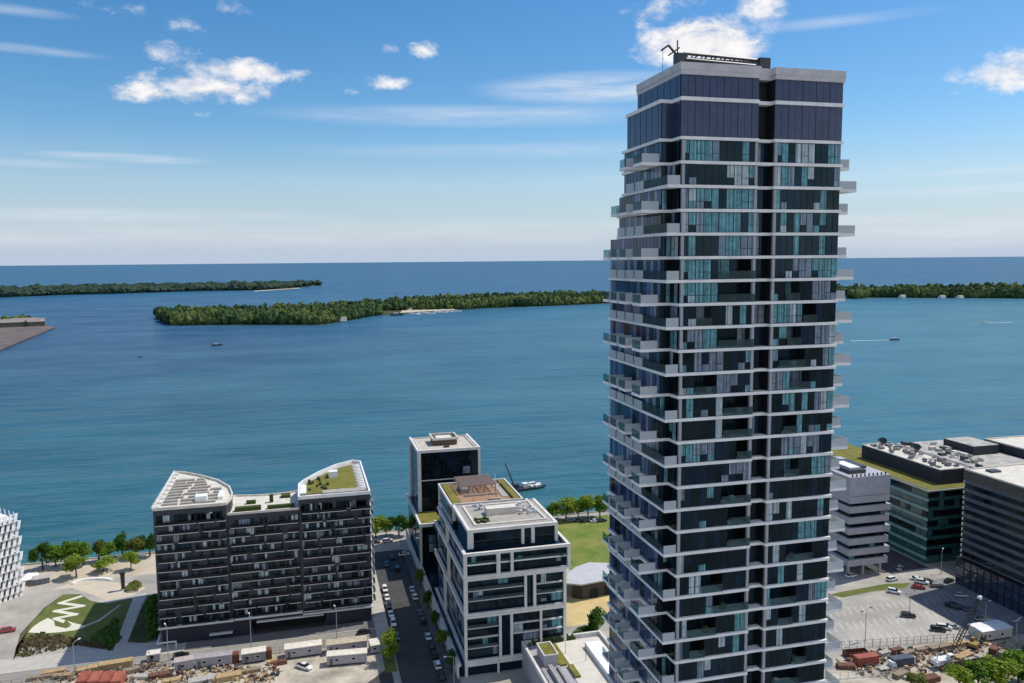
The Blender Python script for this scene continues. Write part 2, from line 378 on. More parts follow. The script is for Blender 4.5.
zm.add([(*at(*p),.05) for p in [(28,632.5),(33,627),(40,622),(48,618),(54,621),(55,626),(66,628.5),(75,624),(84,627),(74,630.5),(58,632.5),(42,633.5)]], [tuple(range(12))[::-1]])
m_wpath = mat('white_path', (.66,.63,.52), .8, .06, .3)
struct('path', zm, m_wpath)
sheet('planting_bed', px([(62,625),(66,620),(72,625)]), .056, m_grass2)
sheet('path', px([(133,598),(146,592),(144,600),(124,651),(113,651)]), .03, m_walk)
sheet('path', px([(75,629),(98,620),(119,605),(121,605),(100,621),(77,630)]), .034, m_walk)
sheet('lawn', px([(147,596),(157,594),(158,640),(145,643),(125,642)]), .018, mat('shade_lawn', (.05,.06,.02), .95, .4, .2))  # lawn beside the block, with the block's shade put into its colour
sheet('pavement', px([(72,588),(107,600),(131,596),(146,588),(125,583),(80,580),(50,590)]), .009, mat('plaza_paving', (.55,.47,.36), .85, .08, .2))
sheet('lawn', px([(15,655),(22,652.5),(33,652),(33,655),(22,657)]), .03, m_grass2)
# promenade, common, sand
sheet('promenade', [(-300,326),(36,326),(36,349),(-300,349)], .012, mat('promenade_paving', (.50,.42,.32), .85, .14, .12))
struct('planting_bed', MB().prism(px([(124,590),(130,584),(138,581.5),(142.5,585),(138,592),(128,593)]), 0, .6, 0, 1), [m_kerb, m_bed])
sheet('lawn', [(98,281),(104,273),(132,268),(160,268),(160,345),(92,345),(92,300)], .02, m_meadow)
sheet('sand', [(80,240),(160,240),(160,267.8),(104,272.8),(97.5,281),(80,281)], .01, mat('yellow_sand', (.56,.43,.20), .95, .2, .12))
# right: road, lot, yard
sheet('road', px([(820,590),(830,583),(905,569),(1050,545),(1100,560),(962,585),(905,583),(840,592)]), .006, m_lot)
LOT = [(140,199),(198,199),(232,199),(232,234),(180,234.5),(140,234.5)]
sheet('parking_lot', [(140,199),(203,199),(203,234.5),(140,234.5)], .004, m_lot)
sheet('parking_lot', [(203,196),(262,196),(262,240),(203,240)], .007, mat('shaded_lot_asphalt', (.21,.205,.20), .85, .2, .15))  # darker from the shadow line on: the tower block's shade put into its colour
sheet('lawn', px([(828,595),(843,591.5),(885,584),(910,583),(906,587.5),(870,592),(843,597.5)]), .02, m_grass)
mb = MB()
for y0 in (203.5, 213, 222.5):
    for k in range(20):
        x = 152+k*2.6
        for sgn in (0,):
            mb.add([(x,y0,.016),(x+.16,y0,.016),(x+.16+2.0,y0+5.2,.016),(x+2.0,y0+5.2,.016)],[(0,1,2,3)])
    for k in range(8):
        x = 206+k*2.8; mb.add([(x,y0,.016),(x+.14,y0,.016),(x+.14+1.6,y0+4.6,.016),(x+1.6,y0+4.6,.016)],[(0,1,2,3)])
struct('parking_markings', mb, m_line)
sheet('service_yard', [(210,250),(231,250),(231,330),(196,330),(196,276)], .012, m_asph)
mb = MB()
for k in range(6):
    x = 213+k*2.6; mb.add([(x,250,.018),(x+.25,250,.018),(x+.25,300,.018),(x,300,.018)],[(0,1,2,3)])
struct('road_markings', mb, mat('worn_paint', (.22,.21,.20), .8))
sheet('construction_ground', [(120,150),(260,150),(260,198.4),(120,198.4)], .006, m_dirt)

# ------------------------------------------------------------------ islands
m_isle = mat('island_ground', (.045,.06,.02), .95, .4, .02)
m_beach = mat('beach_sand', (.50,.44,.33), .9, .15, .02)
def wood_mat(name, a, b, c):
    m = bpy.data.materials.new(name); m.use_nodes = True; t = m.node_tree; p = t.nodes['Principled BSDF']
    g = t.nodes.new('ShaderNodeNewGeometry'); n1 = t.nodes.new('ShaderNodeTexNoise'); n1.inputs['Scale'].default_value = .006; n1.inputs['Detail'].default_value = 3
    n2 = t.nodes.new('ShaderNodeTexNoise'); n2.inputs['Scale'].default_value = .07; n2.inputs['Detail'].default_value = 4
    for q_ in (n1,n2): t.links.new(g.outputs['Position'], q_.inputs['Vector'])
    ad = t.nodes.new('ShaderNodeMath'); ad.operation = 'MULTIPLY_ADD'; t.links.new(n2.outputs[0], ad.inputs[0]); ad.inputs[1].default_value = .9; t.links.new(n1.outputs[0], ad.inputs[2])
    r = t.nodes.new('ShaderNodeValToRGB'); e = r.color_ramp.elements; e.new(.5)
    for k, (pp, cc_) in enumerate(((.72,a),(.93,b),(1.0,c))): e[k].position = pp; e[k].color = (*cc_,1)
    mr_ = t.nodes.new('ShaderNodeMapRange'); mr_.inputs[1].default_value = .55; mr_.inputs[2].default_value = 1.3
    t.links.new(ad.outputs[0], mr_.inputs[0]); t.links.new(mr_.outputs[0], r.inputs[0])
    e[0].position, e[1].position, e[2].position = .25, .5, .75
    t.links.new(r.outputs[0], p.inputs['Base Color']); p.inputs['Roughness'].default_value = .9; p.inputs['Specular IOR Level'].default_value = .15
    return m
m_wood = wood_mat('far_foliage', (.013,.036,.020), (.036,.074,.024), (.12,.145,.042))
m_wood2 = wood_mat('haze_tinted_foliage', (.020,.042,.035), (.030,.058,.040), (.05,.075,.045))  # bluer than the nearer woods: distance haze put into the leaf colours
def ico():
    t = (1+5**.5)/2
    v = np.array([(-1,t,0),(1,t,0),(-1,-t,0),(1,-t,0),(0,-1,t),(0,1,t),(0,-1,-t),(0,1,-t),(t,0,-1),(t,0,1),(-t,0,-1),(-t,0,1)], float); v /= np.linalg.norm(v[0])
    f = [(0,11,5),(0,5,1),(0,1,7),(0,7,10),(0,10,11),(1,5,9),(5,11,4),(11,10,2),(10,7,6),(7,1,8),(3,9,4),(3,4,2),(3,2,6),(3,6,8),(3,8,9),(4,9,5),(2,4,11),(6,2,10),(8,6,7),(9,8,1)]
    vs = [tuple(x) for x in v]; mid = {}; out = []
    def mp(a,b):
        k = (min(a,b),max(a,b))
        if k not in mid:
            p = (np.array(vs[a])+np.array(vs[b])); p /= np.linalg.norm(p); vs.append(tuple(p)); mid[k] = len(vs)-1
        return mid[k]
    for a,b,c in f:
        ab,bc,ca = mp(a,b),mp(b,c),mp(c,a); out += [(a,ab,ca),(b,bc,ab),(c,ca,bc),(ab,bc,ca)]
    return np.array(vs), np.array(out)
ICV, ICF = ico()
def inpoly(x, y, poly):
    c = False; j = len(poly)-1
    for i in range(len(poly)):
        xi, yi = poly[i]; xj, yj = poly[j]
        if (yi > y) != (yj > y) and x < (xj-xi)*(y-yi)/(yj-yi)+xi: c = not c
        j = i
    return c
def wood(name, pts, hmin, hmax, rmin, rmax, m, label, seed=3):
    g = np.random.default_rng(seed); n = len(pts); nv = len(ICV)
    V = np.zeros((n*nv,3)); F = np.zeros((n*len(ICF),3), int)
    for i, (x, y) in enumerate(pts):
        h = g.uniform(hmin,hmax); r = g.uniform(rmin,rmax)*(.7+.3*h/hmax)
        d = 1+g.uniform(-.32,.32,(nv,1)); v = ICV*d*np.array([r,r,h*.55]); v[:,2] += h*.5
        v += np.array([x,y,-.5]); V[i*nv:(i+1)*nv] = v; F[i*len(ICF):(i+1)*len(ICF)] = ICF+i*nv
    me = bpy.data.meshes.new(name); me.from_pydata(V.tolist(), [], F.tolist()); me.materials.append(m); me.update()
    o = bpy.data.objects.new(name, me); COL.objects.link(o); return tag(o, label, 'woodland', kind='stuff')
def scatter(poly, n, seed, test=None):
    r = random.Random(seed); xs = [p[0] for p in poly]; ys = [p[1] for p in poly]; out = []; k = 0
    while len(out) < n and k < n*60:
        k += 1; x, y = r.uniform(min(xs),max(xs)), r.uniform(min(ys),max(ys))
        if inpoly(x, y, poly) and (test is None or test(x, y)): out.append((x, y))
    return out
def along(line, n, seed, depth):
    """points behind a shoreline, dense at the front"""
    r = random.Random(seed); out = []
    for i in range(n):
        s = r.uniform(0, len(line)-1); k = min(int(s), len(line)-2); f = s-k
        out.append((line[k][0]*(1-f)+line[k+1][0]*f+r.uniform(-4,4), line[k][1]*(1-f)+line[k+1][1]*f+6+depth*r.random()**2))
    return out
shore = [at(x,y,-2) for x,y in [(157,318),(164,322),(175,325.5),(230,325),(320,325),(352,320),(372,316),(420,312.5),(470,309),(520,307),(560,305.5),(640,302)]]
backs = [at(x,y,-2) for x,y in [(640,296),(560,297),(420,302),(330,309),(240,313)]]
isle = shore+backs
struct('island', MB().prism(isle, -4, -.6), m_isle)
sh2 = [(a,b) for a,b in shore]
def clear(x, y):   # the marina clearing
    return not (at(404,318,-2)[0]-40 < x < at(462,309,-2)[0] and y < 1990)
pts = [p for p in along(sh2[1:], 2600, 5, 260) if clear(*p)] + [p for p in scatter(isle, 1500, 6) if clear(*p)]
pts += along([sh2[0],sh2[1],sh2[2]], 90, 9, 120)
wood('island_woodland', pts, 8, 23, 4.5, 9, m_wood, 'wooded green shore of the long island in the middle of the lake')
ca_ = [at(400,313.5,-2),at(455,310.3,-2),at(452,306.5,-2),at(405,307.5,-2)]
struct('marina_ground', MB().prism(ca_, -4, -.5), m_beach)
mb = MB()
for a, b in (((345,320),(378,314)),((386,313.5),(402,312.5)),((480,308),(505,306.5)),((250,324),(262,324))):
    pa, pb = at(*a,-2), at(*b,-2); mb.prism([(pa[0],pa[1]-16),(pb[0],pb[1]-16),(pb[0],pb[1]+6),(pa[0],pa[1]+6)], -3, -1.0)
struct('beach', mb, m_beach)
spit_f = [at(x,y,-2) for x,y in [(-60,298.5),(0,297.5),(60,295),(120,293.5),(200,291),(262,290),(290,288.5),(322,285)]]
spit = spit_f+[at(x,y,-2) for x,y in [(318,284),(250,285.5),(120,288),(-60,291)]]
struct('spit_land', MB().prism(spit, -4, -.6), m_isle)
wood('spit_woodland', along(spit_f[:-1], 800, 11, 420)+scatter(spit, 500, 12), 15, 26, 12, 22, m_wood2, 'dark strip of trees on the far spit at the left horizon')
pa, pb = at(255,291,-2), at(300,288,-2)
struct('beach', MB().prism([(pa[0],pa[1]-70),(pb[0],pb[1]-60),(pb[0],pb[1]+20),(pa[0],pa[1]+10)], -3, -1.0), m_beach)
ir_f = [at(x,y,-2) for x,y in [(820,296),(846,296.5),(858,299),(872,297.5),(900,297.8),(960,298),(1030,298.5),(1120,299)]]
isr = ir_f+[at(x,y,-2) for x,y in [(1120,289),(960,290),(820,292)]]
struct('island', MB().prism(isr, -4, -.6), m_isle)
wood('island_woodland', along(ir_f[3:], 1500, 15, 250)+along(ir_f[:2], 60, 16, 150)+along(ir_f[2:4], 40, 19, 60)+scatter(isr, 500, 17), 12, 27, 6, 12, m_wood, 'wooded green island shore right of the tall tower', 8)
pier = [at(x,y,-2) for x,y in [(-40,366),(0,351.5),(55,328.5),(44,325),(30,321),(0,320),(-60,322)]]
struct('pier', MB().prism(pier, -4, .4, 0, 1), [mat('pier_wall', (.06,.055,.05), .8), mat('pier_ground', (.14,.11,.10), .9, .3, .03)])
wood('pier_shrubs', scatter([at(x,y,-2) for x,y in [(-40,329),(0,328),(30,326),(42,326.5),(28,322),(-40,322)]], 70, 21), 6, 15, 5, 9, m_wood, 'low dark trees and scrub on the brown pier at the left')
# ------------------------------------------------------------------ the tall tower
T = thing('residential_tower', 'tall dark glass apartment tower with white floor bands and stepped balconies', 'tower', (60,97,0))
FH, Z0, K = 3.109, 135.7, 29
XL, XF, YF, YN, XR, YB, YL = 46.15, 48.0, 97.0, 99.5, 72.35, 120.0, 112.6
NX0, NX1 = 59.35, 61.75
zk = lambda k: Z0-FH*k
def rot(mb): return mb
PANES = [m_pane, m_pane2, m_teal, m_gry, m_pale, m_mull]
def pane_pick(r, k):
    # blinds; more light panes near the top put the sky's reflection into the colours
    p = r.random(); dark = .34+.018*k
    if p < dark: return 0 if r.random() < .7 else 1
    return r.choice([2,2,2,3,3,4,1])
def strip(mb, a, b, z0, z1, r, k, nrm, bay=1.06, split=.6):
    """a row of panes from plan point a to b with dark mullions between"""
    a, b = Vector(a), Vector(b); d = b-a; n = max(1, round(d.length/bay)); e = d/n; g = e.normalized()*.055; nv = Vector(nrm)
    run = 0; cur = 0
    mb.add([(*a,z0),(*b,z0),(*b,z1),(*a,z1)], [(0,1,2,3)], 5)
    off = nv*.05
    for i in range(n):
        if run <= 0: cur = pane_pick(r, k); run = r.choice([1,1,2,2,3])
        run -= 1
        p, q_ = a+e*i+g+off, a+e*(i+1)-g+off
        c = cur if r.random() > .25 else pane_pick(r, k)
        if r.random() < split:
            zm_ = z0+1.0
            c2_ = c if r.random() < .45 else pane_pick(r, k+4)
            mb.add([(*p,z0+.06),(*q_,z0+.06),(*q_,zm_-.04),(*p,zm_-.04)], [(0,1,2,3)], c2_)
            mb.add([(*p,zm_+.04),(*q_,zm_+.04),(*q_,z1-.06),(*p,z1-.06)], [(0,1,2,3)], c)
        else:
            mb.add([(*p,z0+.06),(*q_,z0+.06),(*q_,z1-.06),(*p,z1-.06)], [(0,1,2,3)], c)
ptw = Windows(T, 'window', 100)
extra_balc = MB()
nb = 0
furn = [mat('furniture_pale', (.45,.44,.42), .7), mat('furniture_brown', (.12,.075,.045), .7), mat('furniture_grey', (.10,.10,.11), .7), mat('balcony_plant', (.05,.12,.02), .8, .3, 3)]
def balcony(x0, y0, x1, y1, zt, front, side, outer, k, label=None):
    """slab with guards: front = towards the camera side, side = outer long side"""
    global nb
    mb = MB().box(x0,y0,zt-.22,x1,y1,zt+.18, 0)
    gd = MB(); h = 1.12
    gd.box(x0+.03,y0+.02,zt+.19,x1-.03,y0+.07,zt+.19+h, front)
    xo = x0+.03 if outer < 0 else x1-.08
    gd.box(xo,y0+.1,zt+.19,xo+.05,y1-.05,zt+.19+h, side)
    if nb < 100:
        o = mb.build('balcony', m_slab, T); gd.build('guard_panel', [m_frost, m_clear], o)
    else:
        extra_balc.v += []; extra_balc.box(x0,y0,zt-.22,x1,y1,zt+.18,0)
        b = len(extra_balc.v); extra_balc.v += gd.v; extra_balc.f += [tuple(b+i for i in f) for f in gd.f]; extra_balc.m += [1+i for i in gd.m]
    nb += 1
items = MB()
for k in range(0, K+1):
    z = zk(k); ztop = zk(k-1)-.205; zb = z+.205
    A = (k % 2 == 0); YL = 112.6 if k <= 2 else 114.5 if k <= 4 else 118.0
    rr = random.Random(100+k)
    nd = .75 if A else .12          # the notch alternates
    if A and k > 0:
        out = [(XL,YF),(NX0,YF),(NX0+.25,YF+nd),(NX1-.2,YF+nd),(NX1,YF),(XR,YF),(XR,YB),(51,YB),(51,YL),(XL,YL)]
    else:
        out = [(XF,YF),(NX0,YF),(NX0+.25,YF+nd),(NX1-.2,YF+nd),(NX1,YF),(XR,YF),(XR,YB),(51,YB),(51,YL),(XL,YL),(XL,YN),(XF-.15,YN)]
    MB().prism(out, z-.20, z+.20).build('floor_slab', m_slab, T)
    if k == 0: continue
    # front glazing
    y = YF+.35
    mb = MB()
    lo = k >= 4 and rr.random() < .85
    segs = [(XF+.25, NX0-.1)]
    if lo:
        w = rr.choice([2.2,3.3,4.4,5.4]); s = NX0-.1-w if rr.random() < .72 else XF+.25+rr.uniform(1.5,4)
        s = max(XF+.25, s); e_ = min(NX0-.1, s+w); segs = [(XF+.25,s),(s,e_,1),(e_,NX0-.1)]
    segs += [(NX1+.25, XR-.12)]
    if k >= 6 and rr.random() < .6:
        w = rr.choice([2.2,3.3,4.2]); s = NX1+.25+rr.uniform(0,5); e_ = min(XR-.9, s+w)
        segs[-1:] = [(NX1+.25,s),(s,e_,1),(e_,XR-.12)]
    mbs = []
    for sg in segs:
        if sg[1]-sg[0] < .35: continue
        mb = MB()
        if len(sg) == 3:      # recessed balcony behind a glass guard
            yb = y+1.9
            strip(mb, (sg[0],yb), (sg[1],yb), zb, ztop, rr, k+14, (0,-1), 1.5, .0)
            mb.add([(sg[0],y,zb),(sg[0],yb,zb),(sg[0],yb,ztop),(sg[0],y,ztop)],[(3,2,1,0)],5)
            mb.add([(sg[1],y,zb),(sg[1],yb,zb),(sg[1],yb,ztop),(sg[1],y,ztop)],[(0,1,2,3)],5)
            MB().box(sg[0],YF+.06,zb,sg[1],YF+.1,zb+1.1).build('loggia_guard', m_clear, T) if k < 28 else None
            if rr.random() < .6:
                fx = rr.uniform(sg[0]+.3, sg[1]-1.0); items.box(fx,y+.5,zb,fx+.7,y+1.1,zb+.8,rr.randrange(4))
        else:
            strip(mb, (sg[0],y), (sg[1],y), zb, ztop, rr, k, (0,-1))
        ptw.add(mb, PANES, 10-k*.1+(sg[1]-sg[0])*.2)
    mb = MB(); strip(mb, (NX0+.1,YF+1.5), (NX1-.1,YF+1.5), zb, ztop, rr, k+18, (0,-1), 1.1, .3)
    for xx in (NX0+.1, NX1-.1): mb.add([(xx,YF+.3,zb),(xx,YF+1.5,zb),(xx,YF+1.5,ztop),(xx,YF+.3,ztop)],[(0,1,2,3)],5)
    ptw.add(mb, PANES, 5)
    # corner recess: end walls
    mb = MB(); strip(mb, (XF-.02,YN+.02), (XF-.02,YF+.35), zb, ztop, rr, k+9, (-1,0), 1.2, .2)
    strip(mb, (XL+.35,YN), (XF-.1,YN), zb, ztop, rr, k+10, (0,-1), .9, .2)
    ptw.add(mb, PANES, 6-k*.05)
    # left facade: blue reflective glass, alternate floors with solid piers
    mb = MB(); LP = [m_bglass, m_bglass2, m_pane, m_gry, m_mull]
    y0, n = YN+.1, int((YL-YN)/1.1); st_ = (YL-.1-y0)/n
    mb.add([(XL+.40,YL-.1,zb),(XL+.40,y0,zb),(XL+.40,y0,ztop),(XL+.40,YL-.1,ztop)],[(0,1,2,3)],4)
    for i in range(n):
        c = rr.choices([0,1,2,3], [5,2.2,2,1])[0] if A is False else rr.choices([0,1,2,3],[3,1,3,3])[0]
        a0, a1 = y0+st_*i+.06, y0+st_*(i+1)-.06
        mb.add([(XL+.35,a1,zb+.05),(XL+.35,a0,zb+.05),(XL+.35,a0,ztop-.05),(XL+.35,a1,ztop-.05)],[(0,1,2,3)],c)
    ptw.add(mb, LP, 7-k*.05)
    mb = MB(); strip(mb, (XR-.1,YF+.5), (XR-.1,YB), zb, ztop, rr, k, (1,0), 1.3)
    ptw.add(mb, PANES, 1)
    # balconies
    if A:
        MB().box(XL+.02,YF+.03,z+.205,XF-.05,YF+.09,z+1.4).build('corner_guard', m_frost, T)
        MB().box(XL+.02,YF+.12,z+.205,XL+.07,104.5,z+1.38).build('side_guard', m_clear, T)
        yy = 104.6
        while yy < YL-2.2:
            MB().box(XL-.04,yy,z+.1,XL+.06,yy+2.9,z+1.42).build('side_guard', m_frost, T); yy += 3.3
        balcony(XR, 99.6, XR+4.35, 103, z, 0, 0, 1, k)
        if rr.random() < .45:
            for j in range(rr.randrange(1,5)):
                fy = rr.uniform(100,106); items.box(XL+.15,fy,z+.27,XL+.32,fy+rr.uniform(.3,.8),z+.27+rr.uniform(.5,1.0),rr.choice([0,0,1,2,3]))
    else:
        for j, yy in enumerate((99.5,104.9,108.2,111.2)):
            if (k == 1 and j > 1) or (k == 3 and j > 2): continue
            balcony(43.65-(.0 if j else .05), yy, XL-.01, yy+(2.9 if j == 0 else 2.4), z, 0, 1 if j else 1, -1, k)
            if rr.random() < .75: items.box(44.2,yy+.8,z+.2,44.9,yy+1.5,z+1.0,rr.randrange(3))
        balcony(XR, 100.2, XR+3.5, 103.2, z, 0, 0, 1, k)
ptw.done()
if extra_balc.f:
    o = extra_balc.build('balcony', [m_slab, m_frost, m_clear], T); o['kind'] = 'stuff'
o = items.build('balcony_furniture', furn, T); o['kind'] = 'stuff'
zlow = zk(K)
# lower storeys, core and columns
MB().box(51.3,YF+2.6,0,XR-.6,YB-.5,139).box(XL+1,YF+2.7,0,51.2,112,139).build('core', m_dark, T)
mb = MB()
for k in range(K+1, 43):
    z = zk(k); mb.box(XL,YF,z-.25,XR,YB,z+.25,0)
    mb.box(XL+.5,YF+.5,z-FH+.26,XR-.5,YB-.5,z-.26,1)
o = mb.build('lower_storey', [m_slab, m_pane2], T)
for x in (XF+.45, NX0-.25, NX1+.3):
    mb = MB()
    for k in range(1, K+1): mb.box(x-.19,YF+.1,zk(k)+.26,x+.19,YF+.55,zk(k-1)-.26)
    mb.build('column', m_col, T)
# mechanical storeys
def ribbed(mb, a, b, z0, z1, nrm, m=0, pitch=1.0):
    a, b = Vector(a), Vector(b); d = b-a; n = max(1, round(d.length/pitch)); e = d/n; off = Vector(nrm)
    for i in range(n):
        p, q_ = a+e*i, a+e*(i+1); g = e.normalized()*.03
        o_ = off*(.05 if i % 2 else .08)
        mb.add([(*(p+g+o_),z0),(*(q_-g+o_),z0),(*(q_-g+o_),z1),(*(p+g+o_),z1)], [(0,1,2,3)], m)
def mech(z0, z1, front_l, name):
    mb = MB()
    body = [(front_l,YN if front_l < XF else YF+.3),(XF if front_l < XF else front_l,YN if front_l < XF else YF+.3)]
    if front_l < XF: body += [(XF,YF+.3)]
    body += [(NX0,YF+.3),(NX0,YF+2.2),(NX1,YF+2.2),(NX1,YF+.3),(XR-.1,YF+.3),(XR-.1,111),(front_l,111)]
    mb.prism(body, z0, z1, 1)
    ribbed(mb, (XF if front_l < XF else front_l,YF+.3), (NX0,YF+.3), z0, z1, (0,-1)); ribbed(mb, (NX1,YF+.3), (XR-.1,YF+.3), z0, z1, (0,-1))
    ribbed(mb, (front_l,111), (front_l,YN if front_l < XF else YF+.3), z0, z1, (-1,0))
    if front_l < XF:
        ribbed(mb, (front_l,YN), (XF,YN), z0, z1, (0,-1)); ribbed(mb, (XF,YN), (XF,YF+.3), z0, z1, (-1,0))
    mb.build(name, [m_navy, m_dark], T)
mech(Z0+.26, 140.45, XL+.25, 'plant_storey')
mech(140.95, 143.7, XF, 'plant_storey')
bandp = [(XL,YN),(XF-.15,YN),(XF,YF),(NX0,YF),(NX0+.2,YF+.9),(NX1-.2,YF+.9),(NX1,YF),(XR,YF),(XR,111.2),(XL,111.2)]
MB().prism(bandp, 140.46, 140.94).build('floor_slab', m_slab, T)
par = [(XF-.1,YF),(NX0,YF),(NX0+.1,YF+1.0),(NX1-.1,YF+1.0),(NX1,YF),(XR,YF),(XR,111.2),(XF-.1,111.2)]
pm = MB().prism(par, 143.72, 144.3)
pm.rim([(p[0]*.997+.18,p[1]+.12) if p[1] < 100 else (p[0]*.997+.18,p[1]-.12) for p in par], 144.31, 145.25, .3)
pm.build('roof_parapet', m_parapet, T)
# rooftop window-cleaning crane
RC = thing('roof_crane', 'dark window-cleaning crane lying along the roof of the tall tower', 'crane', (54,101,144.3))
mb = MB()
for (ya, zc) in ((99.0,146.1),(100.2,146.1),(99.6,147.0)): mb.tube((49.5,ya,zc),(60.6,ya,zc-.35),.2,n=6)
for i in range(16):
    x = 49.5+i*.7; s = -1 if i % 2 else 1
    mb.tube((x,99.0,146.1-.02*i),(x+.7,100.2,146.1-.02*i),.11,n=5); mb.tube((x,99.6+.6*s,146.1-.02*i),(x+.7,99.6,147.0-.02*i),.11,n=5)
mb.box(49.6,99.1,144.9,60.4,100.1,146.35)
mb.build('boom', m_steel, RC)
mb = MB()
for x in (49.6,51.5,53.4,55.4,57.4,59.3): mb.tube((x,99.6,144.3),(x,99.6,146.1),.12,n=6)
mb.build('support_post', mat('galvanised', (.35,.35,.36), .5), RC)
MB().box(60.4,98.9,145.0,62.0,100.7,146.9).box(60.6,99.2,144.3,61.8,100.3,145.0).build('counterweight', m_steel, RC)
mb = MB().tube((48.9,99.6,146.3),(47.3,99.6,147.9),.16,n=6).tube((47.3,99.6,147.9),(46.3,99.6,147.2),.14,n=6).tube((48.9,99.6,147.7),(47.3,99.6,146.6),.1,n=6)
mb.tube((48.6,99.6,144.3),(48.6,99.6,148.6),.09,n=6).tube((46.5,99.6,147.2),(46.5,99.6,144.6),.03,n=4).box(48.3,99.0,145.6,49.8,100.2,146.9)
mb.build('jib', m_steel, RC)
# ------------------------------------------------------------------ dark waterfront block with two wings
m_brick = mat('charcoal_cladding', (.036,.041,.053), .6, .35, .5)
m_navyw = mat('navy_base_cladding', (.020,.024,.038), .5, .25, .4)
m_band = mat('balcony_edge', (.60,.60,.59), .7, .12, .5)
m_roofw = mat('pale_roof_paver', (.62,.58,.50), .85, .15, .4)
m_roofg = mat('grey_roof_gravel', (.36,.33,.29), .9, .2, .6)
m_green = mat('green_roof', (.11,.115,.015), .95, .0, .25, col2=(.22,.19,.035), bump=.5, bscale=2)
m_gdark = glassy('dark_guard_glass', (.22,.23,.25), .80)
m_shrub = mat('roof_shrub', (.045,.07,.015), .95, .4, 1.2)
AQ = thing('apartment_building', 'dark waterfront apartment block with two raised wings and a lower curved middle', 'building', (-14,262,0))
Lw = [(-47.7,261.5),(-26.3,261.5),(-25.3,266),(-25.2,272),(-26.9,281),(-31.6,291),(-38.7,300),(-44.5,305.5),(-48.2,307.5)]
Mw = [(-26.3,262.3),(-4.1,262.3),(-4.1,283),(-8,281.6),(-12.5,280.8),(-17.5,281),(-25.5,283)]
Rw = [(-4.0,261.5),(18.6,261.5),(18.3,303),(15.6,305.3),(9.3,300.5),(2.8,291.5),(-2.2,282),(-4.0,277)]
zt = [(Lw,43.7,'left'),(Mw,40.2,'mid'),(Rw,43.7,'right')]
for poly, z1, nm in zt:
    MB().prism(poly, 6.2, z1, 0, 1).build('wall', [m_brick, m_roofg], AQ)
base = MB()
base.box(-47.2,262.1,0,-20,300,6.1); base.box(-19.9,267,0,3.2,282,6.1); base.box(3.3,262.1,0,18.2,295,6.1)
base.box(-19.9,262.2,4.7,3.2,266.9,6.05)
base.build('base_storey', m_navyw, AQ)
MB().box(-19.6,266.2,.02,3.0,266.95,4.6).build('garage_opening', m_dark, AQ)
MB().box(-33,260.6,1.9,-26,262,2.2).box(-47.9,260.2,5.9,-25.4,262,6.35).box(-25.2,260.8,5.8,-4,262.1,6.3).box(-4,260.4,5.2,18.6,262,5.6).box(-18.5,261.0,4.2,2.6,262.1,4.6).build('canopy', m_band, AQ)
MB().box(-48.2,258.3,2.2,-42.4,258.7,2.6).box(-48.2,258.7,2.2,-47.8,265,2.6).box(-42.8,258.7,0,-42.4,259.1,2.2).build('entrance_canopy', m_band, AQ)
W_AQ = Windows(AQ, 'window', 100); nbal = 0; r = random.Random(4); AP = [m_pane, m_pane2, m_gry, m_pale, m_mull]
rest = MB()
def aq_window(x, y, z, w, h, c, nx=0):
    mb = MB().add([(x,y-.05,z),(x+w,y-.05,z),(x+w,y-.05,z+h),(x,y-.05,z+h)],[(0,1,2,3)],4)
    n = max(1, round(w/.9)); e = w/n
    for i in range(n):
        cc_ = c if r.random() < .6 else r.choice([0,0,1,2,3])
        a, b = x+e*i+.05, x+e*(i+1)-.05
        mb.add([(a,y-.09,z+.06),(b,y-.09,z+.06),(b,y-.09,z+h-.06),(a,y-.09,z+h-.06)],[(0,1,2,3)],cc_)
    W_AQ.add(mb, AP, w+(2 if c >= 2 else 0)+z*.01)
for poly, z1, nm in zt:
    x0, x1 = poly[0][0]+.3, poly[1][0]-.3; yf = poly[0][1]
    for i in range(12):
        z = 6.2+2.98*i
        if z+2.6 > z1-.2: continue
        x = x0+r.uniform(0,.8); last = None
        segs = []
        while x < x1-1.2:
            w = r.choice([4.8,6.5,8.5,10,12]); w = min(w, x1-x); segs.append((x,x+w)); x += w+r.choice([.6,.9,1.5])
        for (a, b) in segs:
            d_ = .75
            slab = MB().box(a,yf-d_,z-.09,b,yf-.01,z+.10)
            gd = MB().box(a+.05,yf-d_+.04,z+.11,b-.05,yf-d_+.1,z+1.05)
            if nbal < 100:
                o = slab.build('balcony', m_band, AQ); gd.build('guard_panel', m_gdark, o)
            else:
                b_ = len(rest.v); rest.v += slab.v+gd.v; rest.f += [tuple(b_+k for k in f) for f in slab.f]+[tuple(b_+len(slab.v)+k for k in f) for f in gd.f]; rest.m += [0]*len(slab.f)+[1]*len(gd.f)
            nbal += 1
        x = x0+.2
        while x < x1-1:
            w = r.choice([.9,1.2,1.8,2.4,3.2]); w = min(w, x1-x-.1)
            c = r.choices([0,1,2,3],[6,4,2,1.4])[0]
            if r.random() < .72: aq_window(x, yf, z+.3, w, 2.3, c)
            x += w+r.choice([.25,.5,1.0])
    if z1 > 42: # tall top storey: dark panels
        for j in range(4):
            a = x0+.4+(x1-x0)/4*j; aq_window(a, yf, 39.5, (x1-x0)/4-1.2, 2.6, 0)
W_AQ.done()
if rest.f: o = rest.build('balcony', [m_band, m_gdark], AQ); o['kind'] = 'stuff'
# sunlit west end with pale balconies
mb = MB()
for i in range(12):
    for y in (264,272,281,290):
        mb.box(18.65,y,6.0+2.98*i,19.9,y+5,6.25+2.98*i); mb.box(19.84,y,6.26+2.98*i,19.9,y+5,7.3+2.98*i)
mb.build('end_balconies', m_band, AQ)
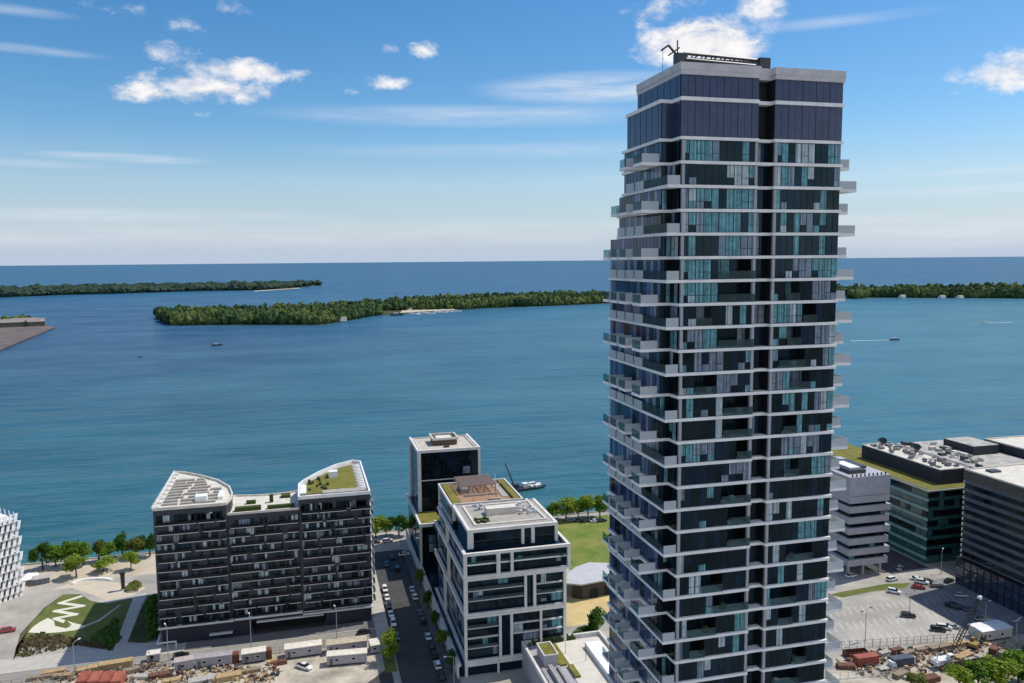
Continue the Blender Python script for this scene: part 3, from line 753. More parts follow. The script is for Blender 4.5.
# roofs
mb = MB()
mb.prism([(p[0]*.985-.4,p[1]+.5 if p[1]<262 else p[1]-.6) for p in Lw], 43.71, 43.95)
mb.rim(Lw, 43.9, 44.7, .45); mb.build('roof_terrace', m_roofw, AQ)
mb = MB(); r = random.Random(9)
for i in range(9):
    y = 265.5+i*3.6; xr = -27.5-max(0,(y-276))*.48-(0.5 if y < 276 else 0)
    x = -45.8
    while x < xr-2:
        w = min(r.uniform(3,6.5), xr-x); mb.box(x,y,44.0,x+w,y+1.5,44.5); x += w+r.choice([.5,.9,1.6])
mb.build('roof_vent_row', m_roofg, AQ)
mb = MB()
for i in range(26):
    y = 263+i*1.7; mb.box(-48.5,y,44.0,-46.2-(i%3)*.7,y+.7,44.6)
mb.box(-36,266,44,-32.5,269.5,46).box(-29.5,268,44,-27.8,276,44.9)
mb.build('roof_fin', m_white, AQ)
mb = MB().prism([(-25.8,263.2),(-4.4,263.2),(-4.4,282.4),(-12.5,280.2),(-25.6,282.4)], 40.22, 40.4, 0)
mb.rim(Mw, 40.2, 40.9, .4, 0); mb.build('roof_terrace', m_roofw, AQ)
parts('roof_planter', [(a,y,40.41,b,y+1.2+r.random()*2,41.2+r.random()*.5) for a, b, y in ((-24,-16,264.5),(-14,-5.5,264.5),(-21,-18,272),(-10,-7,276))], m_shrub, AQ)
MB().box(-13.6,272,40.42,-12.4,273.2,43).build('roof_shrub', m_shrub, AQ)
mb = MB().prism([(-2.4,266.5),(15.8,266.5),(15.0,301),(9.4,297),(3.6,288.5),(-.6,280.5),(-2.4,276)], 43.71, 44.0); mb.build('green_roof', m_green, AQ)
mb = MB().rim(Rw, 43.72, 44.8, .55)
for i in range(17):
    y = 266.5+i*2.05; mb.prism([(18.0,y),(18.0,y+1.5),(15.2-(i%2)*.5,y+.75)], 44.01, 44.3)
mb.prism([(-3.6,266),(-1.6,266),(-1.6,276),(-3.6,277)], 44.02, 44.5)
mb.build('roof_parapet', m_white, AQ)
MB().box(3.5,262.3,43.72,17.6,266.0,45.0).build('roof_parapet', m_roofg, AQ)
MB().box(6.2,284,44.0,9.2,287,46.2).build('roof_hut', m_white, AQ)
for i in range(14):
    x, y = -1.2+r.random()*6.5, 269+r.random()*15
    parts('roof_planter', [(x,y,44.01,x+.5+r.random(),y+.6+r.random()*1.2,44.5+r.random()*.7)], m_shrub, AQ)

# ------------------------------------------------------------------ white-framed blocks
m_frame = mat('white_frame_concrete', (.68,.65,.60), .7, .12, .4)
GP = [m_pane, m_pane2, m_teal, m_gry, m_pale, m_mull]
def glazed(win, x0, x1, y, z0, z1, fh, seed, size=1, kbase=14, nrm=(0,-1), axis='x', bay=1.5):
    rr = random.Random(seed); n = max(1, round((z1-z0)/fh)); h = (z1-z0)/n
    for i in range(n):
        mb = MB()
        if axis == 'x': strip(mb, (x0,y), (x1,y), z0+i*h+.12, z0+(i+1)*h-.12, rr, kbase, nrm, bay, .35)
        else: strip(mb, (y,x1), (y,x0), z0+i*h+.12, z0+(i+1)*h-.12, rr, kbase, nrm, bay, .35)
        win.add(mb, GP, size)
FB = thing('apartment_building', 'stepped apartment block in white frames with a brown roof patio and pergola', 'building', (57,217,0))
wF = Windows(FB, 'window', 100)
def beams(mb, x0, y0, x1, y1, z0, z1, posts, t=1.0, side=(), bottom=True):
    """white picture-frame edge on the camera side and the street side"""
    mb.box(x0,y0,z1-t,x1,y0+.9,z1)
    if bottom: mb.box(x0,y0,z0,x1,y0+.9,z0+t*.8)
    for a, b in posts: mb.box(a,y0+.01,z0+t*.8 if bottom else z0,b,y0+.89,z1-t)
    mb.box(x0+.01,y0+.91,z1-t,x0+.9,y1,z1-.01)
    if bottom: mb.box(x0+.01,y0+.91,z0,x0+.9,y1,z0+t*.8)
    for yy in side: mb.box(x0+.02,yy,z0+t*.8,x0+.88,yy+.9,z1-t)
    mb.box(x1-.9,y0+.91,z1-t,x1-.01,y1,z1-.01)
core = MB()
core.box(42.6,218.6,4.2,71.6,272,29.3).box(44.5,272.01,4.2,71.6,296,20).box(42.6,218.6,29.31,72.8,264,36.0).box(44.4,222.0,36.01,70.4,246,42.0).box(43.6,246.01,36.01,66.4,271,41.6)
core.box(40.2,218,0,72,338,4.19)
core.build('core', m_pane2, FB)
f1 = MB(); beams(f1, 41.3,217,72.1,272,18.3,29.4,[(41.3,42.4),(59.3,60.0),(62.0,62.8),(71.3,72.1)], .75, (244,))
f1.build('frame', m_frame, FB)
f1 = MB(); beams(f1, 41.3,217.05,72.1,272,4.2,18.2,[(41.3,42.1),(51.6,52.3),(55.0,55.7),(64,64.6),(71.3,72.1)], .75, (252,))
f1.build('frame', m_frame, FB)
f1 = MB(); beams(f1, 41.3,216.9,73.4,264,29.45,36.9,[(41.3,42.3),(51.0,52.1),(55.2,56.0),(72.5,73.4)], .85, (246,)); f1.build('frame', m_frame, FB)
f1 = MB(); beams(f1, 43.4,221,70.8,246,36.7,42.4,[(43.4,45.1),(59.6,60.4),(62.6,63.6),(69.9,70.8)], .95, (245,), False); f1.build('frame', m_frame, FB)
f1 = MB().rim([(43.2,246.5),(66.8,246.5),(66.8,271.2),(43.2,271.2)], 41.61, 42.6, .5).box(43.0,247,36.0,43.9,271.4,36.8).box(43,270.5,29,43.9,271.4,41.6); f1.build('frame', m_frame, FB)
glazed(wF, 42.7,59.2,218.5,19.4,28.3,3.0,31,9,30); glazed(wF, 63,71.2,218.5,19.4,28.3,3.0,32,8,16); glazed(wF, 60.3,62,219.4,19.4,28.3,3.0,33,3,20)
glazed(wF, 42.3,51.4,218.5,5.2,17.2,3.0,34,8,26); glazed(wF, 55.9,63.9,218.5,5.2,17.2,3.0,35,4,26); glazed(wF, 52.5,55,219.2,5.2,17.2,3.0,36,3,20); glazed(wF, 64.9,71,218.5,5.2,17.2,3.0,37,2)
glazed(wF, 42.4,51,218.5,30.3,36.0,2.85,38,9,24); glazed(wF, 56.1,72.4,218.5,30.3,36.0,2.85,39,9,24); glazed(wF, 52.2,55.1,219.2,30.3,36.0,2.85,40,5,20)
glazed(wF, 45.2,59.5,221.9,37.0,41.4,4.4,41,9,36,bay=2.4); glazed(wF, 60.5,62.5,222.5,37.0,41.4,4.4,42,4,22); glazed(wF, 63.7,69.8,221.9,37,41.4,4.4,43,6,36,bay=2.2)
for z0, z1, sd, ye in ((5.2,17.2,50,271),(19.4,28.3,51,271),(30.3,36,52,263)): glazed(wF, 219,ye,42.55,z0,z1,3.0,sd,3,16,(-1,0),'y',2.2)
wF.done()
for (x0,x1,z) in ((42.7,59.2,22.4),(42.7,59.2,25.4),(63,71,22.4),(63,71,25.4),(42.4,72.4,33.1),(42.3,51.4,8.2),(42.3,51.4,11.2),(42.3,51.4,14.2),(55.9,71,11.2),(55.9,71,14.2)):
    MB().box(x0,217.5,z-.1,x1,218.42,z+.12).build('balcony_slab', m_frame, FB)
for (x0,x1,z) in ((42.7,59.2,22.5),(42.7,59.2,25.5),(63,71,22.5),(42.4,72.4,33.2),(42.3,51.4,8.3),(42.3,51.4,14.3)): MB().box(x0,217.45,z+.1,x1,217.5,z+1.05).build('guard_panel', m_clear, FB)
MB().box(41.3,217.0,3.1,72.1,217.9,4.15).box(41.3,217.02,0,42.1,217.9,3.1).box(51,217.02,0,51.5,217.9,3.1).build('frame', m_frame, FB)
# roofs of the stepped block
MB().box(44.4,222,42.01,69.8,245.9,42.2).build('roof', m_roofg, FB)
MB().rim([(46.5,225),(68.3,225),(67.9,243.5),(46.5,243.5)], 42.21, 42.55, .7).build('roof_border', m_roofw, FB)
MB().box(51.8,233.0,42.22,61.4,236.5,44.3).build('roof_hut', m_roofw, FB)
mb = MB(); r = random.Random(12)
for i in range(26):
    x, y = r.uniform(62,67), r.uniform(231,242); mb.box(x,y,42.22,x+r.uniform(.4,1.1),y+r.uniform(.4,1.4),42.6+r.random()*.8)
for i in range(8):
    x, y = r.uniform(48,52), r.uniform(236,243); mb.box(x,y,42.22,x+1,y+1,42.9)
mb.build('roof_unit', mat('roof_metal', (.50,.50,.50), .5, .3, .8), FB)
mb = MB()
for i in range(14):
    x, y = r.uniform(47,51), r.uniform(226,230); mb.box(x,y,42.22,x+.8,y+1.1,42.5+r.random()*.6)
mb.build('roof_planter', m_shrub, FB)
MB().box(43.9,247.2,41.62,66.2,270.8,41.8).build('roof_patio', mat('brown_deck', (.34,.20,.12), .8, .3, .7), FB)
MB().box(44.0,247.4,41.82,46.6,270.6,42.5).box(64.2,247.4,41.82,66.0,270.6,42.6).build('green_roof', m_green, FB)
mb = MB()
for i in range(17): mb.box(48.6,258.2+i*.75,44.5,60.8,258.5+i*.75,44.8)
for x in (48.7,52.6,56.6,60.5):
    mb.box(x-.12,258,44.2,x+.12,270.4,44.49)
    for y in (258.2,264,270): mb.box(x-.12,y-.12,41.82,x+.12,y+.12,44.2)
mb.build('pergola', mat('pergola_wood', (.26,.20,.17), .8, .2, 1), FB)
parts('patio_furniture', [(49.5+i*1.15,255.5,41.82,50.2+i*1.15,256.3,42.5) for i in range(10)]+[(56,249,41.82,60,250,42.5),(49,260,41.82,52,266,43.2),(61.5,252,41.82,63.6,268,42.0)], m_roofg, FB)
MB().box(61.6,263.5,41.83,61.8,263.7,46.5).box(62.4,261,41.83,62.6,261.2,45.5).build('roof_mast', m_white, FB)
# street-side podium parapet and green ledge
MB().box(39.0,217,0,39.5,338,4.4).box(39.51,217.2,3.5,40.15,296,4.3).build('podium_wall', m_frame, FB)

BT = thing('apartment_building', 'square dark glass block with white corner posts beside the lake', 'building', (54,312,0))
wT = Windows(BT, 'window', 100)
MB().box(42.2,312.6,0,66.2,337,44).box(40.4,297.2,4.2,47.4,337,19.2).build('core', m_pane2, BT)
mb = MB(); beams(mb, 41.3,311.6,66.9,338,4.2,45,[(41.3,42.7),(66.0,66.9)], 1.1, (337,), False); mb.box(66.0,311.7,43.9,66.88,338,44.9) if False else None
mb.build('frame', m_frame, BT)
mb = MB().box(39.5,296,18.9,48.2,296.9,20.2).box(39.5,296.91,18.9,40.3,338,20.19).box(39.5,296.02,4.2,40.4,296.88,18.9).box(45.6,296.02,4.2,46.4,296.88,18.9); mb.build('frame', m_frame, BT)
glazed(wT, 42.8,65.9,312.5,5.0,43.8,3.23,61,5,36); glazed(wT, 312.6,337,42.15,20.3,43.8,3.23,62,4,30,(-1,0),'y',2.0)
glazed(wT, 297.2,337,40.35,5.0,18.8,3.4,63,2,20,(-1,0),'y',2.4); glazed(wT, 40.5,47.3,297.15,5,18.8,3.4,64,2,24)
wT.done()
MB().box(42.3,312.6,44.02,65.9,337.4,44.3).build('roof', mat('beige_roof', (.50,.45,.38), .9, .15, .4), BT)
MB().rim([(42.9,313.2),(65.3,313.2),(65.3,336.6),(42.9,336.6)], 44.31, 44.75, .5).build('roof_border', m_roofw, BT)
MB().box(49.5,321.5,44.3,59.2,330.5,46.6).build('roof_hut', mat('brown_louvre', (.10,.07,.055), .7, .3, .8), BT)
MB().rim([(49.2,321.2),(59.5,321.2),(59.5,330.8),(49.2,330.8)], 46.61, 47.5, .6).box(51,323,46.62,57.5,329,46.9).build('roof_hut_parapet', m_roofw, BT)
MB().box(53,317,44.31,55.2,318.4,45.1).build('roof_unit', m_steel, BT)
MB().box(40.4,297,20.0,48,310.9,20.3).build('green_roof', m_green, BT)
MB().box(41.6,316,32.4,65.9,311.9,32.7).build('balcony_slab', m_frame, BT)

# ------------------------------------------------------------------ low white building at the foot of the tower
LWB = thing('low_building', 'low white building with a planted roof terrace at the foot of the tall tower', 'building', (70,205,0))
m_w2 = mat('white_render', (.62,.60,.56), .7, .1, .4)
MB().box(58.5,186,0,83.5,219,6.9).build('wall', mat('mauve_render', (.36,.34,.37), .7, .12, .5), LWB)
mb = MB().rim([(58.9,186.4),(83.1,186.4),(83.1,218.6),(58.9,218.6)], 6.91, 8.1, .7); mb.build('roof_parapet', m_w2, LWB)
MB().box(67.5,186.9,6.92,82.6,217,7.1).build('roof', mat('pale_roof_membrane', (.60,.56,.48), .85, .1, .3), LWB)
MB().box(76,188,7.11,80.6,212,8.6).build('roof_slab', m_white, LWB)
MB().box(61.3,204,6.92,65.2,211.5,10.2).build('stair_box', mat('mauve_box', (.42,.40,.42), .7, .1, .5), LWB)
MB().rim([(61.3,204),(65.2,204),(65.2,211.5),(61.3,211.5)], 10.21, 10.5, .35).build('roof_parapet', m_w2, LWB)
MB().box(61.8,204.6,10.21,64.8,211,10.35).box(65.6,203.5,6.92,68.4,216.5,7.4).box(67.6,196,7.12,69.2,202.5,7.7).build('green_roof', m_green, LWB)
MB().box(60,187,6.92,61,203,7.5).box(62,187,6.92,63.2,203,8.2).box(64.5,187,6.92,65.3,203,7.6).build('roof_planter', mat('grey_box', (.30,.29,.30), .8, .2, .6), LWB)
mb = MB()
for i in range(40): 
    x, y = r.uniform(59.5,75), r.uniform(216.8,218.2); mb.box(x,y,6.92,x+.6,y+.5,7.6+r.random()*1.2)
mb.build('roof_shrub', m_shrub, LWB)
MB().tube((73.5,204,7.1),(73.5,204,12.5),.07,n=6).tube((69.5,210,7.1),(69.5,210,10.5),.06,n=6).build('roof_mast', m_steel, LWB)

# pavilion on the common
PV = thing('pavilion', 'park pavilion with a curved pale roof on the green common', 'pavilion', (95,266,0))
rp = MB(); n = 14
prof = [(86.5,258.0),(90,264),(95,270),(100,274.5),(106,277.5),(110,277.8)]
front = [(84.5,256.5)]+[(85+ (i/10)*27, 256.3-1.2*math.sin(i/10*3.14)*0+i*.28) for i in range(11)]
poly = [(86.5,260),(91,257.5),(110,260.5),(111,267),(107,274),(101,276.5),(94.5,273.5),(89.5,268)]
rp.prism(poly, 5.6, 6.1); rp.build('roof', mat('zinc_roof', (.50,.50,.50), .5, .1, .4), PV)
MB().prism([(89,261),(92,258.7),(108.5,261.5),(109.5,267),(101,275),(94.5,271.5)], 0, 5.6).build('wall', mat('bronze_wall', (.055,.045,.042), .6, .3, .6), PV)
MB().box(95,259.0,0,98,261,3).build('door', m_pane, PV); MB().box(101,260.0,0,104,262,3).build('door', m_pane, PV)

# ------------------------------------------------------------------ offices on the right
GB = thing('office_building', 'mauve grey office slab with dark ribbon windows raised on columns', 'building', (203,251,0))
m_mauve = mat('mauve_panel', (.40,.39,.42), .6, .12, .35)
MB().box(195,250.6,4.6,210.6,278,37.4).build('core', m_dark, GB)
wG = Windows(GB, 'window', 60); zz_ = 5.0; rr = random.Random(77)
mb = MB(); mb.box(194,249.6,28.6,211.4,279,38.6)
mb.build('wall', m_mauve, GB)
for i in range(6):
    z = 4.4+i*4.1; MB().box(194-.0,249.5+.02*i,z,211.4+(.7 if i % 2 else 0),279,z+2.4).build('spandrel', m_mauve, GB)
    wm_ = MB()
    strip(wm_, (195,250.5), (210.5,250.5), z+2.45, z+4.05, rr, 30, (0,-1), 2.2, 0); wG.add(wm_, PANES)
wG.done()
mb = MB()
for x in (195.5,202,209.5): mb.box(x-.4,251,0,x+.4,251.8,4.4)
for x in (195.5,209.5): mb.box(x-.4,264,0,x+.4,264.8,4.4)
mb.build('column', m_mauve, GB)
MB().box(194.0,249.55,31.2,211.4,249.6,31.3).build('joint', m_dark, GB)
MB().box(197,254,38.61,204,268,40.0).box(205,260,38.61,209,272,39.5).build('roof_unit', m_steel, GB)
MB().box(198.5,256,40.01,203,266,40.5).build('roof_unit', m_white, GB)
parts('roof_rail', [(195+i*1.8,250,38.61,195.4+i*1.8,250.4,39.6) for i in range(9)], m_steel, GB)

CB = thing('office_building', 'teal glass office block under a wide bright green roof with satellite dishes', 'building', (260,280,0))
m_tg = mat('teal_curtain_wall', (.035,.11,.105), .08, .4, .3, spec=.7)
m_tgl = mat('pale_teal_spandrel', (.24,.38,.37), .2, .25, .4)
MB().box(232.5,253.5,0,252,330,29.3).build('core', m_tg, CB)
wC = Windows(CB, 'window', 60); rr = random.Random(5)
for i in range(7):
    z = 2+i*3.9
    mb = MB(); strip(mb, (232.4,330), (232.4,253.5), z+1.2, z+3.7, rr, 2 if i > 3 else 16, (-1,0), 3.0, 0); wC.add(mb, [m_tg,m_tg,m_tg,m_tg,m_tgl,m_mull] if i % 2 else [m_pane,m_pane,m_tg,m_pane2,m_tg,m_mull], 3)
    mb = MB(); strip(mb, (232.5,253.4), (252,253.4), z+1.2, z+3.7, rr, 16 if i != 3 else 2, (0,-1), 2.4, 0); wC.add(mb, [m_pane,m_pane,m_tg,m_pane,m_tg,m_mull], 3)
wC.done()
mb = MB()
for i in range(8):
    z = 2+i*3.9; mb.box(232.1,253.1,z-.2,232.35,330,z+.9); 
mb.build('spandrel', m_tgl, CB)
MB().box(231,252,29.35,253.5,335,29.9).build('roof', mat('roof_edge', (.40,.40,.34), .7, .1, .4), CB)
MB().box(231.5,252.6,29.91,253,334.5,30.1).build('green_roof', m_green, CB)
MB().box(241.5,257.8,30.12,255.5,304,35.6).build('penthouse', mat('charcoal_louvre', (.030,.030,.036), .6, .2, .6), CB)
MB().box(241.6,257.9,35.61,255.4,303.9,35.75).rim([(241.7,258),(255.3,258),(255.3,303.8),(241.7,303.8)], 35.76, 36.1, .4).build('penthouse_roof', m_roofw, CB)
mb = MB(); r = random.Random(21)
for i in range(46):
    x, y = r.uniform(243,254), r.uniform(260,302); w, h, d_ = r.uniform(.3,2.2), r.uniform(.4,1.6), r.uniform(.3,2.6); parts('roof_unit', [(x,y,35.76,min(x+w,255),y+d_,35.76+h)], mat('weathered_metal', (.20,.19,.19), .5, .6, .8), CB)
for i in range(20):
    x, y = r.uniform(243,250), r.uniform(260,300); mb.tube((x,y,36.6),(x+r.uniform(2,5),y+r.uniform(-1,3),36.6+r.uniform(-.3,.6)),.12,n=5)
mb.build('roof_duct', mat('weathered_metal', (.20,.19,.19), .5, .6, .8), CB)
for (x, y) in ((246.5,297),(252,283)):
    d_ = MB(); prof_ = [(0.05,0),(.9,.12),(1.6,.4),(2.1,.75)]; ax = Vector((-.55,-.35,.75)).normalized(); a = ax.orthogonal().normalized(); b = ax.cross(a); c0 = Vector((x,y,38.2)); vs = []
    for rr_, hh in prof_:
        for j in range(14):
            t = 2*math.pi*j/14; vs.append(c0+(a*math.cos(t)+b*math.sin(t))*rr_+ax*hh)
    fs = [(i*14+j, i*14+(j+1)%14, (i+1)*14+(j+1)%14, (i+1)*14+j) for i in range(3) for j in range(14)]
    d_.add(vs, fs); d_.tube((x,y,35.76),(x,y,38.2),.25,n=6); d_.tube(c0,c0+ax*1.6,.06,n=5); d_.build('satellite_dish', m_steel, CB)
# lower wings behind, toward the lake
C2 = thing('office_wing', 'flat white-roofed office wing behind the satellite dishes, dark walls', 'building', (275,285,0))
MB().box(255.8,238,0,286.5,300,36.2).box(271.2,272,36.36,284.5,288.5,40).build('wall', mat('charcoal_wall', (.030,.032,.042), .6, .2, .5), C2)
MB().box(256,238.2,36.21,286.3,299.8,36.35).box(271.4,272.2,40.01,284.3,288.3,40.2).build('roof', mat('worn_roof', (.40,.38,.35), .9, .3, .25), C2)
r = random.Random(8)
for i in range(44):
    x, y = r.uniform(257,269), r.uniform(241,297); parts('roof_unit', [(x,y,36.36,x+r.uniform(.5,3),y+r.uniform(.5,3.5),36.8+r.random()*1.4)], r.choice([m_steel,m_roofg,m_roofw]), C2)
C3 = thing('office_wing', 'dark office wing with pale flat roof farthest right by the lake', 'building', (300,260,0))
MB().box(287.5,205,0,330,283,39.6).build('wall', mat('slate_wall', (.035,.037,.050), .6, .2, .5), C3)
MB().box(287.8,205.2,39.61,329.8,282.8,39.8).rim([(287.8,205.3),(329.7,205.3),(329.7,282.7),(287.8,282.7)], 39.81, 40.3, .5).build('roof', m_roofw, C3)

RT = thing('office_tower', 'dark mauve tower block with blue glass base at the right edge', 'building', (250,200,0))
m_rt = mat('dusk_mauve_cladding', (.098,.102,.118), .4, .25, .35)
m_rt2 = mat('brown_parapet', (.085,.070,.062), .6, .2, .5)
MB().box(230.6,150,10.2,262,234.4,39.5).build('wall', m_rt, RT)
wR = Windows(RT, 'window', 60); rr = random.Random(15)
RPn = [m_pane2, m_pane2, m_pane, m_pane2, m_pane, m_mull]
for i in range(9):
    z = 11+i*3.15; mb = MB()
    strip(mb, (230.55,234), (230.55,150), z, z+1.75, rr, 20, (-1,0), 2.0, 0); wR.add(mb, RPn, 3)
wR.done()
MB().box(230.3,149.8,39.51,262.3,234.7,42.6).build('roof_parapet', m_rt2, RT)
MB().box(230.6,150,42.61,262,234.4,42.8).build('roof', m_roofw, RT)
MB().rim([(230.5,150.2),(262,150.2),(262,234.4),(230.5,234.4)], 42.81, 43.3, .35).build('roof_edge', m_roofw, RT)
MB().box(236,228,42.82,240,231,43.5).build('roof_unit', m_steel, RT); MB().box(244,214,42.82,248,217,43.8).build('roof_unit', m_roofg, RT)
mb = MB()
for i in range(20): mb.box(230.35,234.35,2+i*2.0,230.75,234.8,3.0+i*2.0)
mb.build('sunlit_edge', m_roofw, RT)  # pale blocks for the sunlit corner bits, that light put into their colour
MB().box(229.4,152,0,261,235.4,9.6).build('glass_base', mat('smoky_blue_glass', (.035,.052,.085), .05, .3, .3, spec=.8), RT)
mb = MB(); 
for i in range(28): mb.box(229.2,152+i*2.95,0,229.39,152.15+i*2.95,9.6)
for z in (3.3,6.7): mb.box(229.15,152,z,229.38,235.3,z+.2)
mb.box(229.1,151.9,9.61,231,235.6,9.95)
mb.build('mullion', m_mull, RT)

# white lattice building at the left edge
WB = thing('apartment_building', 'white apartment building with slanted lattice balconies at the left edge', 'building', (-112,308,0), rz=R_(45))
m_lw = mat('lattice_white', (.80,.79,.77), .6, .06, .5)
# local: x along the face from far corner (0) back toward -x, face looks to -y
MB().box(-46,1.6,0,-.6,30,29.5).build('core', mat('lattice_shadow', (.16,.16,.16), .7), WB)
mb = MB(); r = random.Random(3)
for k in range(11):
    z = k*2.9; mb.box(-46,.4+(k%2)*.3,z-.12,0,1.6,z+.18)
    for i in range(25):
        x = -45+i*1.85+(k%2)*.9
        mb.add([(x,0,z),(x+1.0,0,z),(x+1.9,.5,z+2.9),(x+.9,.5,z+2.9),(x,.25,z),(x+1.0,.25,z),(x+1.9,.75,z+2.9),(x+.9,.75,z+2.9)],
               [(0,1,2,3),(7,6,5,4),(0,3,7,4),(1,5,6,2),(0,4,5,1),(3,2,6,7)])
mb.build('balcony_lattice', m_lw, WB)
mb = MB()
for k in range(11):
    z = k*2.9; mb.box(-.6,.6,z-.12,1.2,24,z+.2); 
    for i in range(8): mb.add([(1.1,2+i*3,z),(1.1,3+i*3,z),(1.4,4.2+i*3,z+2.9),(1.4,3.2+i*3,z+2.9)],[(0,1,2,3)])
mb.build('balcony_lattice', m_lw, WB)
MB().box(-46,.6,29.51,.6,30,29.9).build('roof', m_white, WB)
mb = MB()
for i in range(7): mb.box(-40+i*6,3,29.91,-37+i*6,9,31.2+r.random())
mb.build('roof_hut', m_lw, WB)
WB.location = (-103.6,316.5,-1.2)
# ------------------------------------------------------------------ trees
def leaf_mat(name, a, b):
    m = bpy.data.materials.new(name); m.use_nodes = True; t = m.node_tree; p = t.nodes['Principled BSDF']
    g = t.nodes.new('ShaderNodeTexCoord'); n = t.nodes.new('ShaderNodeTexNoise'); n.inputs['Scale'].default_value = .8; n.inputs['Detail'].default_value = 3
    t.links.new(g.outputs['Object'], n.inputs['Vector']); r = t.nodes.new('ShaderNodeValToRGB')
    r.color_ramp.elements[0].position = .35; r.color_ramp.elements[1].position = .65
    r.color_ramp.elements[0].color = (*a,1); r.color_ramp.elements[1].color = (*b,1)
    t.links.new(n.outputs[0], r.inputs[0]); t.links.new(r.outputs[0], p.inputs['Base Color']); p.inputs['Roughness'].default_value = .7; p.inputs['Specular IOR Level'].default_value = .2
    tr = t.nodes.new('ShaderNodeBsdfTranslucent'); t.links.new(r.outputs[0], tr.inputs[0]); mx = t.nodes.new('ShaderNodeMixShader'); mx.inputs[0].default_value = .42
    t.links.new(p.outputs[0], mx.inputs[1]); t.links.new(tr.outputs[0], mx.inputs[2]); t.links.new(mx.outputs[0], t.nodes['Material Output'].inputs[0]); return m
LEAF = {'dark': leaf_mat('foliage_dark', (.040,.115,.016), (.085,.19,.028)), 'mid': leaf_mat('foliage_mid', (.10,.21,.018), (.19,.31,.036)),
        'light': leaf_mat('foliage_light', (.18,.28,.025), (.32,.40,.05)), 'olive': leaf_mat('foliage_olive', (.11,.15,.03), (.20,.22,.05))}
m_bark = mat('bark', (.09,.07,.055), .9, .3, 2)
def crown_data(seed, n=1500, narrow=1.0):
    g = np.random.default_rng(seed)
    cl = []
    for _ in range(17):
        th, u = g.uniform(0,6.283), g.uniform(-.55,.75); rr_ = .62*math.sqrt(max(0,1-u*u))*g.uniform(.35,1)
        cl.append((rr_*math.cos(th)*narrow, rr_*math.sin(th)*narrow, u*.75, g.uniform(.22,.40)))
    V = []; F = []
    for i in range(n):
        cx, cy, cz, cr = cl[g.integers(len(cl))]
        d = g.normal(size=3); d /= np.linalg.norm(d); p = np.array([cx,cy,cz])+d*cr*g.uniform(.55,1.05)*np.array([1,1,.85])
        nn = d+g.normal(size=3)*.7; nn /= np.linalg.norm(nn); a = np.cross(nn, g.normal(size=3)); a /= np.linalg.norm(a); b = np.cross(nn,a); s = g.uniform(.05,.10)
        k = len(V); V += [p+a*s, p+b*s*.8, p-a*s, p-b*s*.8]; F.append((k,k+1,k+2,k+3))
    return V, F
CROWN = {}
for kind, m in LEAF.items():
    for s in range(2):
        V, F = crown_data(40+s+hash(kind) % 1 + {'dark':0,'mid':10,'light':20,'olive':30}[kind]); me = bpy.data.meshes.new('crown'); me.from_pydata([tuple(v) for v in V], [], F); me.materials.append(m); CROWN[kind,s] = me
def trunk_mesh(seed):
    r = random.Random(seed); mb = MB().tube((0,0,0),(0.02,0.01,.45),.035,.026,7).tube((0.02,0.01,.45),(.0,.03,.85),.026,.010,6)
    for i in range(6):
        t = i*1.05+r.random(); z = .32+.07*i; mb.tube((0.02,.01,z),(.26*math.cos(t),.26*math.sin(t),z+.22),.014,.005,5)
    me = bpy.data.meshes.new('trunk'); me.from_pydata(mb.v, [], mb.f); me.materials.append(m_bark); return me
TRK = [trunk_mesh(1), trunk_mesh(2)]
tcount = 0
def tree(x, y, h, w, kind, label, name='tree', group=None, low=.25, z=0):
    """height h, crown width w; the crown starts at the given share of the height"""
    global tcount; tcount += 1
    t = thing(name, label, 'tree', (x,y,z), group, rz=tcount*1.7)
    c = bpy.data.objects.new('crown', CROWN[kind, tcount % 2]); COL.objects.link(c); c.parent = t
    ch = h*(1-low); c.location = (0,0,h*low+ch*.48); c.scale = (w*.70/.86, w*.70/.86, ch*.58/.84)
    k = bpy.data.objects.new('trunk', TRK[tcount % 2]); COL.objects.link(k); k.parent = t; k.scale = (h,h,h)
    return t
GW = 'trees along the left waterfront'
for px_, py_, h, w, kind, lab in [
    (43,570,11,7,'dark','dark green tree nearest the white lattice building on the waterfront'),
    (56,567,8.5,8,'mid','broad green waterfront tree just right of the dark leftmost one'),
    (71,566,11,7,'mid','tall green waterfront tree above the round white bench, left of a pair'),
    (83,565,9.5,7,'mid','green waterfront tree on the right of the pair above the curved bench'),
    (76.6,577,8.5,7,'light','light green tree in front of the waterfront row, nearest to the curved bench'),
    (99,561,9.5,5,'olive','sparse olive tree on the waterfront, middle of the row'),
    (109,561,8.5,7,'mid','rounded green tree right of the sparse olive one on the waterfront'),
    (103.5,571.5,5.5,7,'light','small light green tree standing inland below the middle of the row'),
    (123,558,10.5,6,'dark','dark tall waterfront tree second from the dark block'),
    (134,558,9,8,'olive','wide olive green tree on the waterfront beyond the oval planter'),
    (131,570,7,5,'light','pale thin young tree just behind the dark column sculpture'),
    (150,556,10,7,'dark','dark green waterfront tree partly hidden by the dark block')]:
    tree(*at(px_,py_), h, w, kind, lab, group=GW)
for px_, py_, h, w, kind, lab in [
    (376,538,9.5,8,'light','bright green tree at the lake end of the street, beside the dark block'),
    (386,537,8,6,'mid','middle tree of the three at the lake end of the street'),
    (399,536,9.5,8,'dark','dark green tree at the lake end of the street beside the square glass block')]:
    tree(*at(px_,py_), h, w, kind, lab)
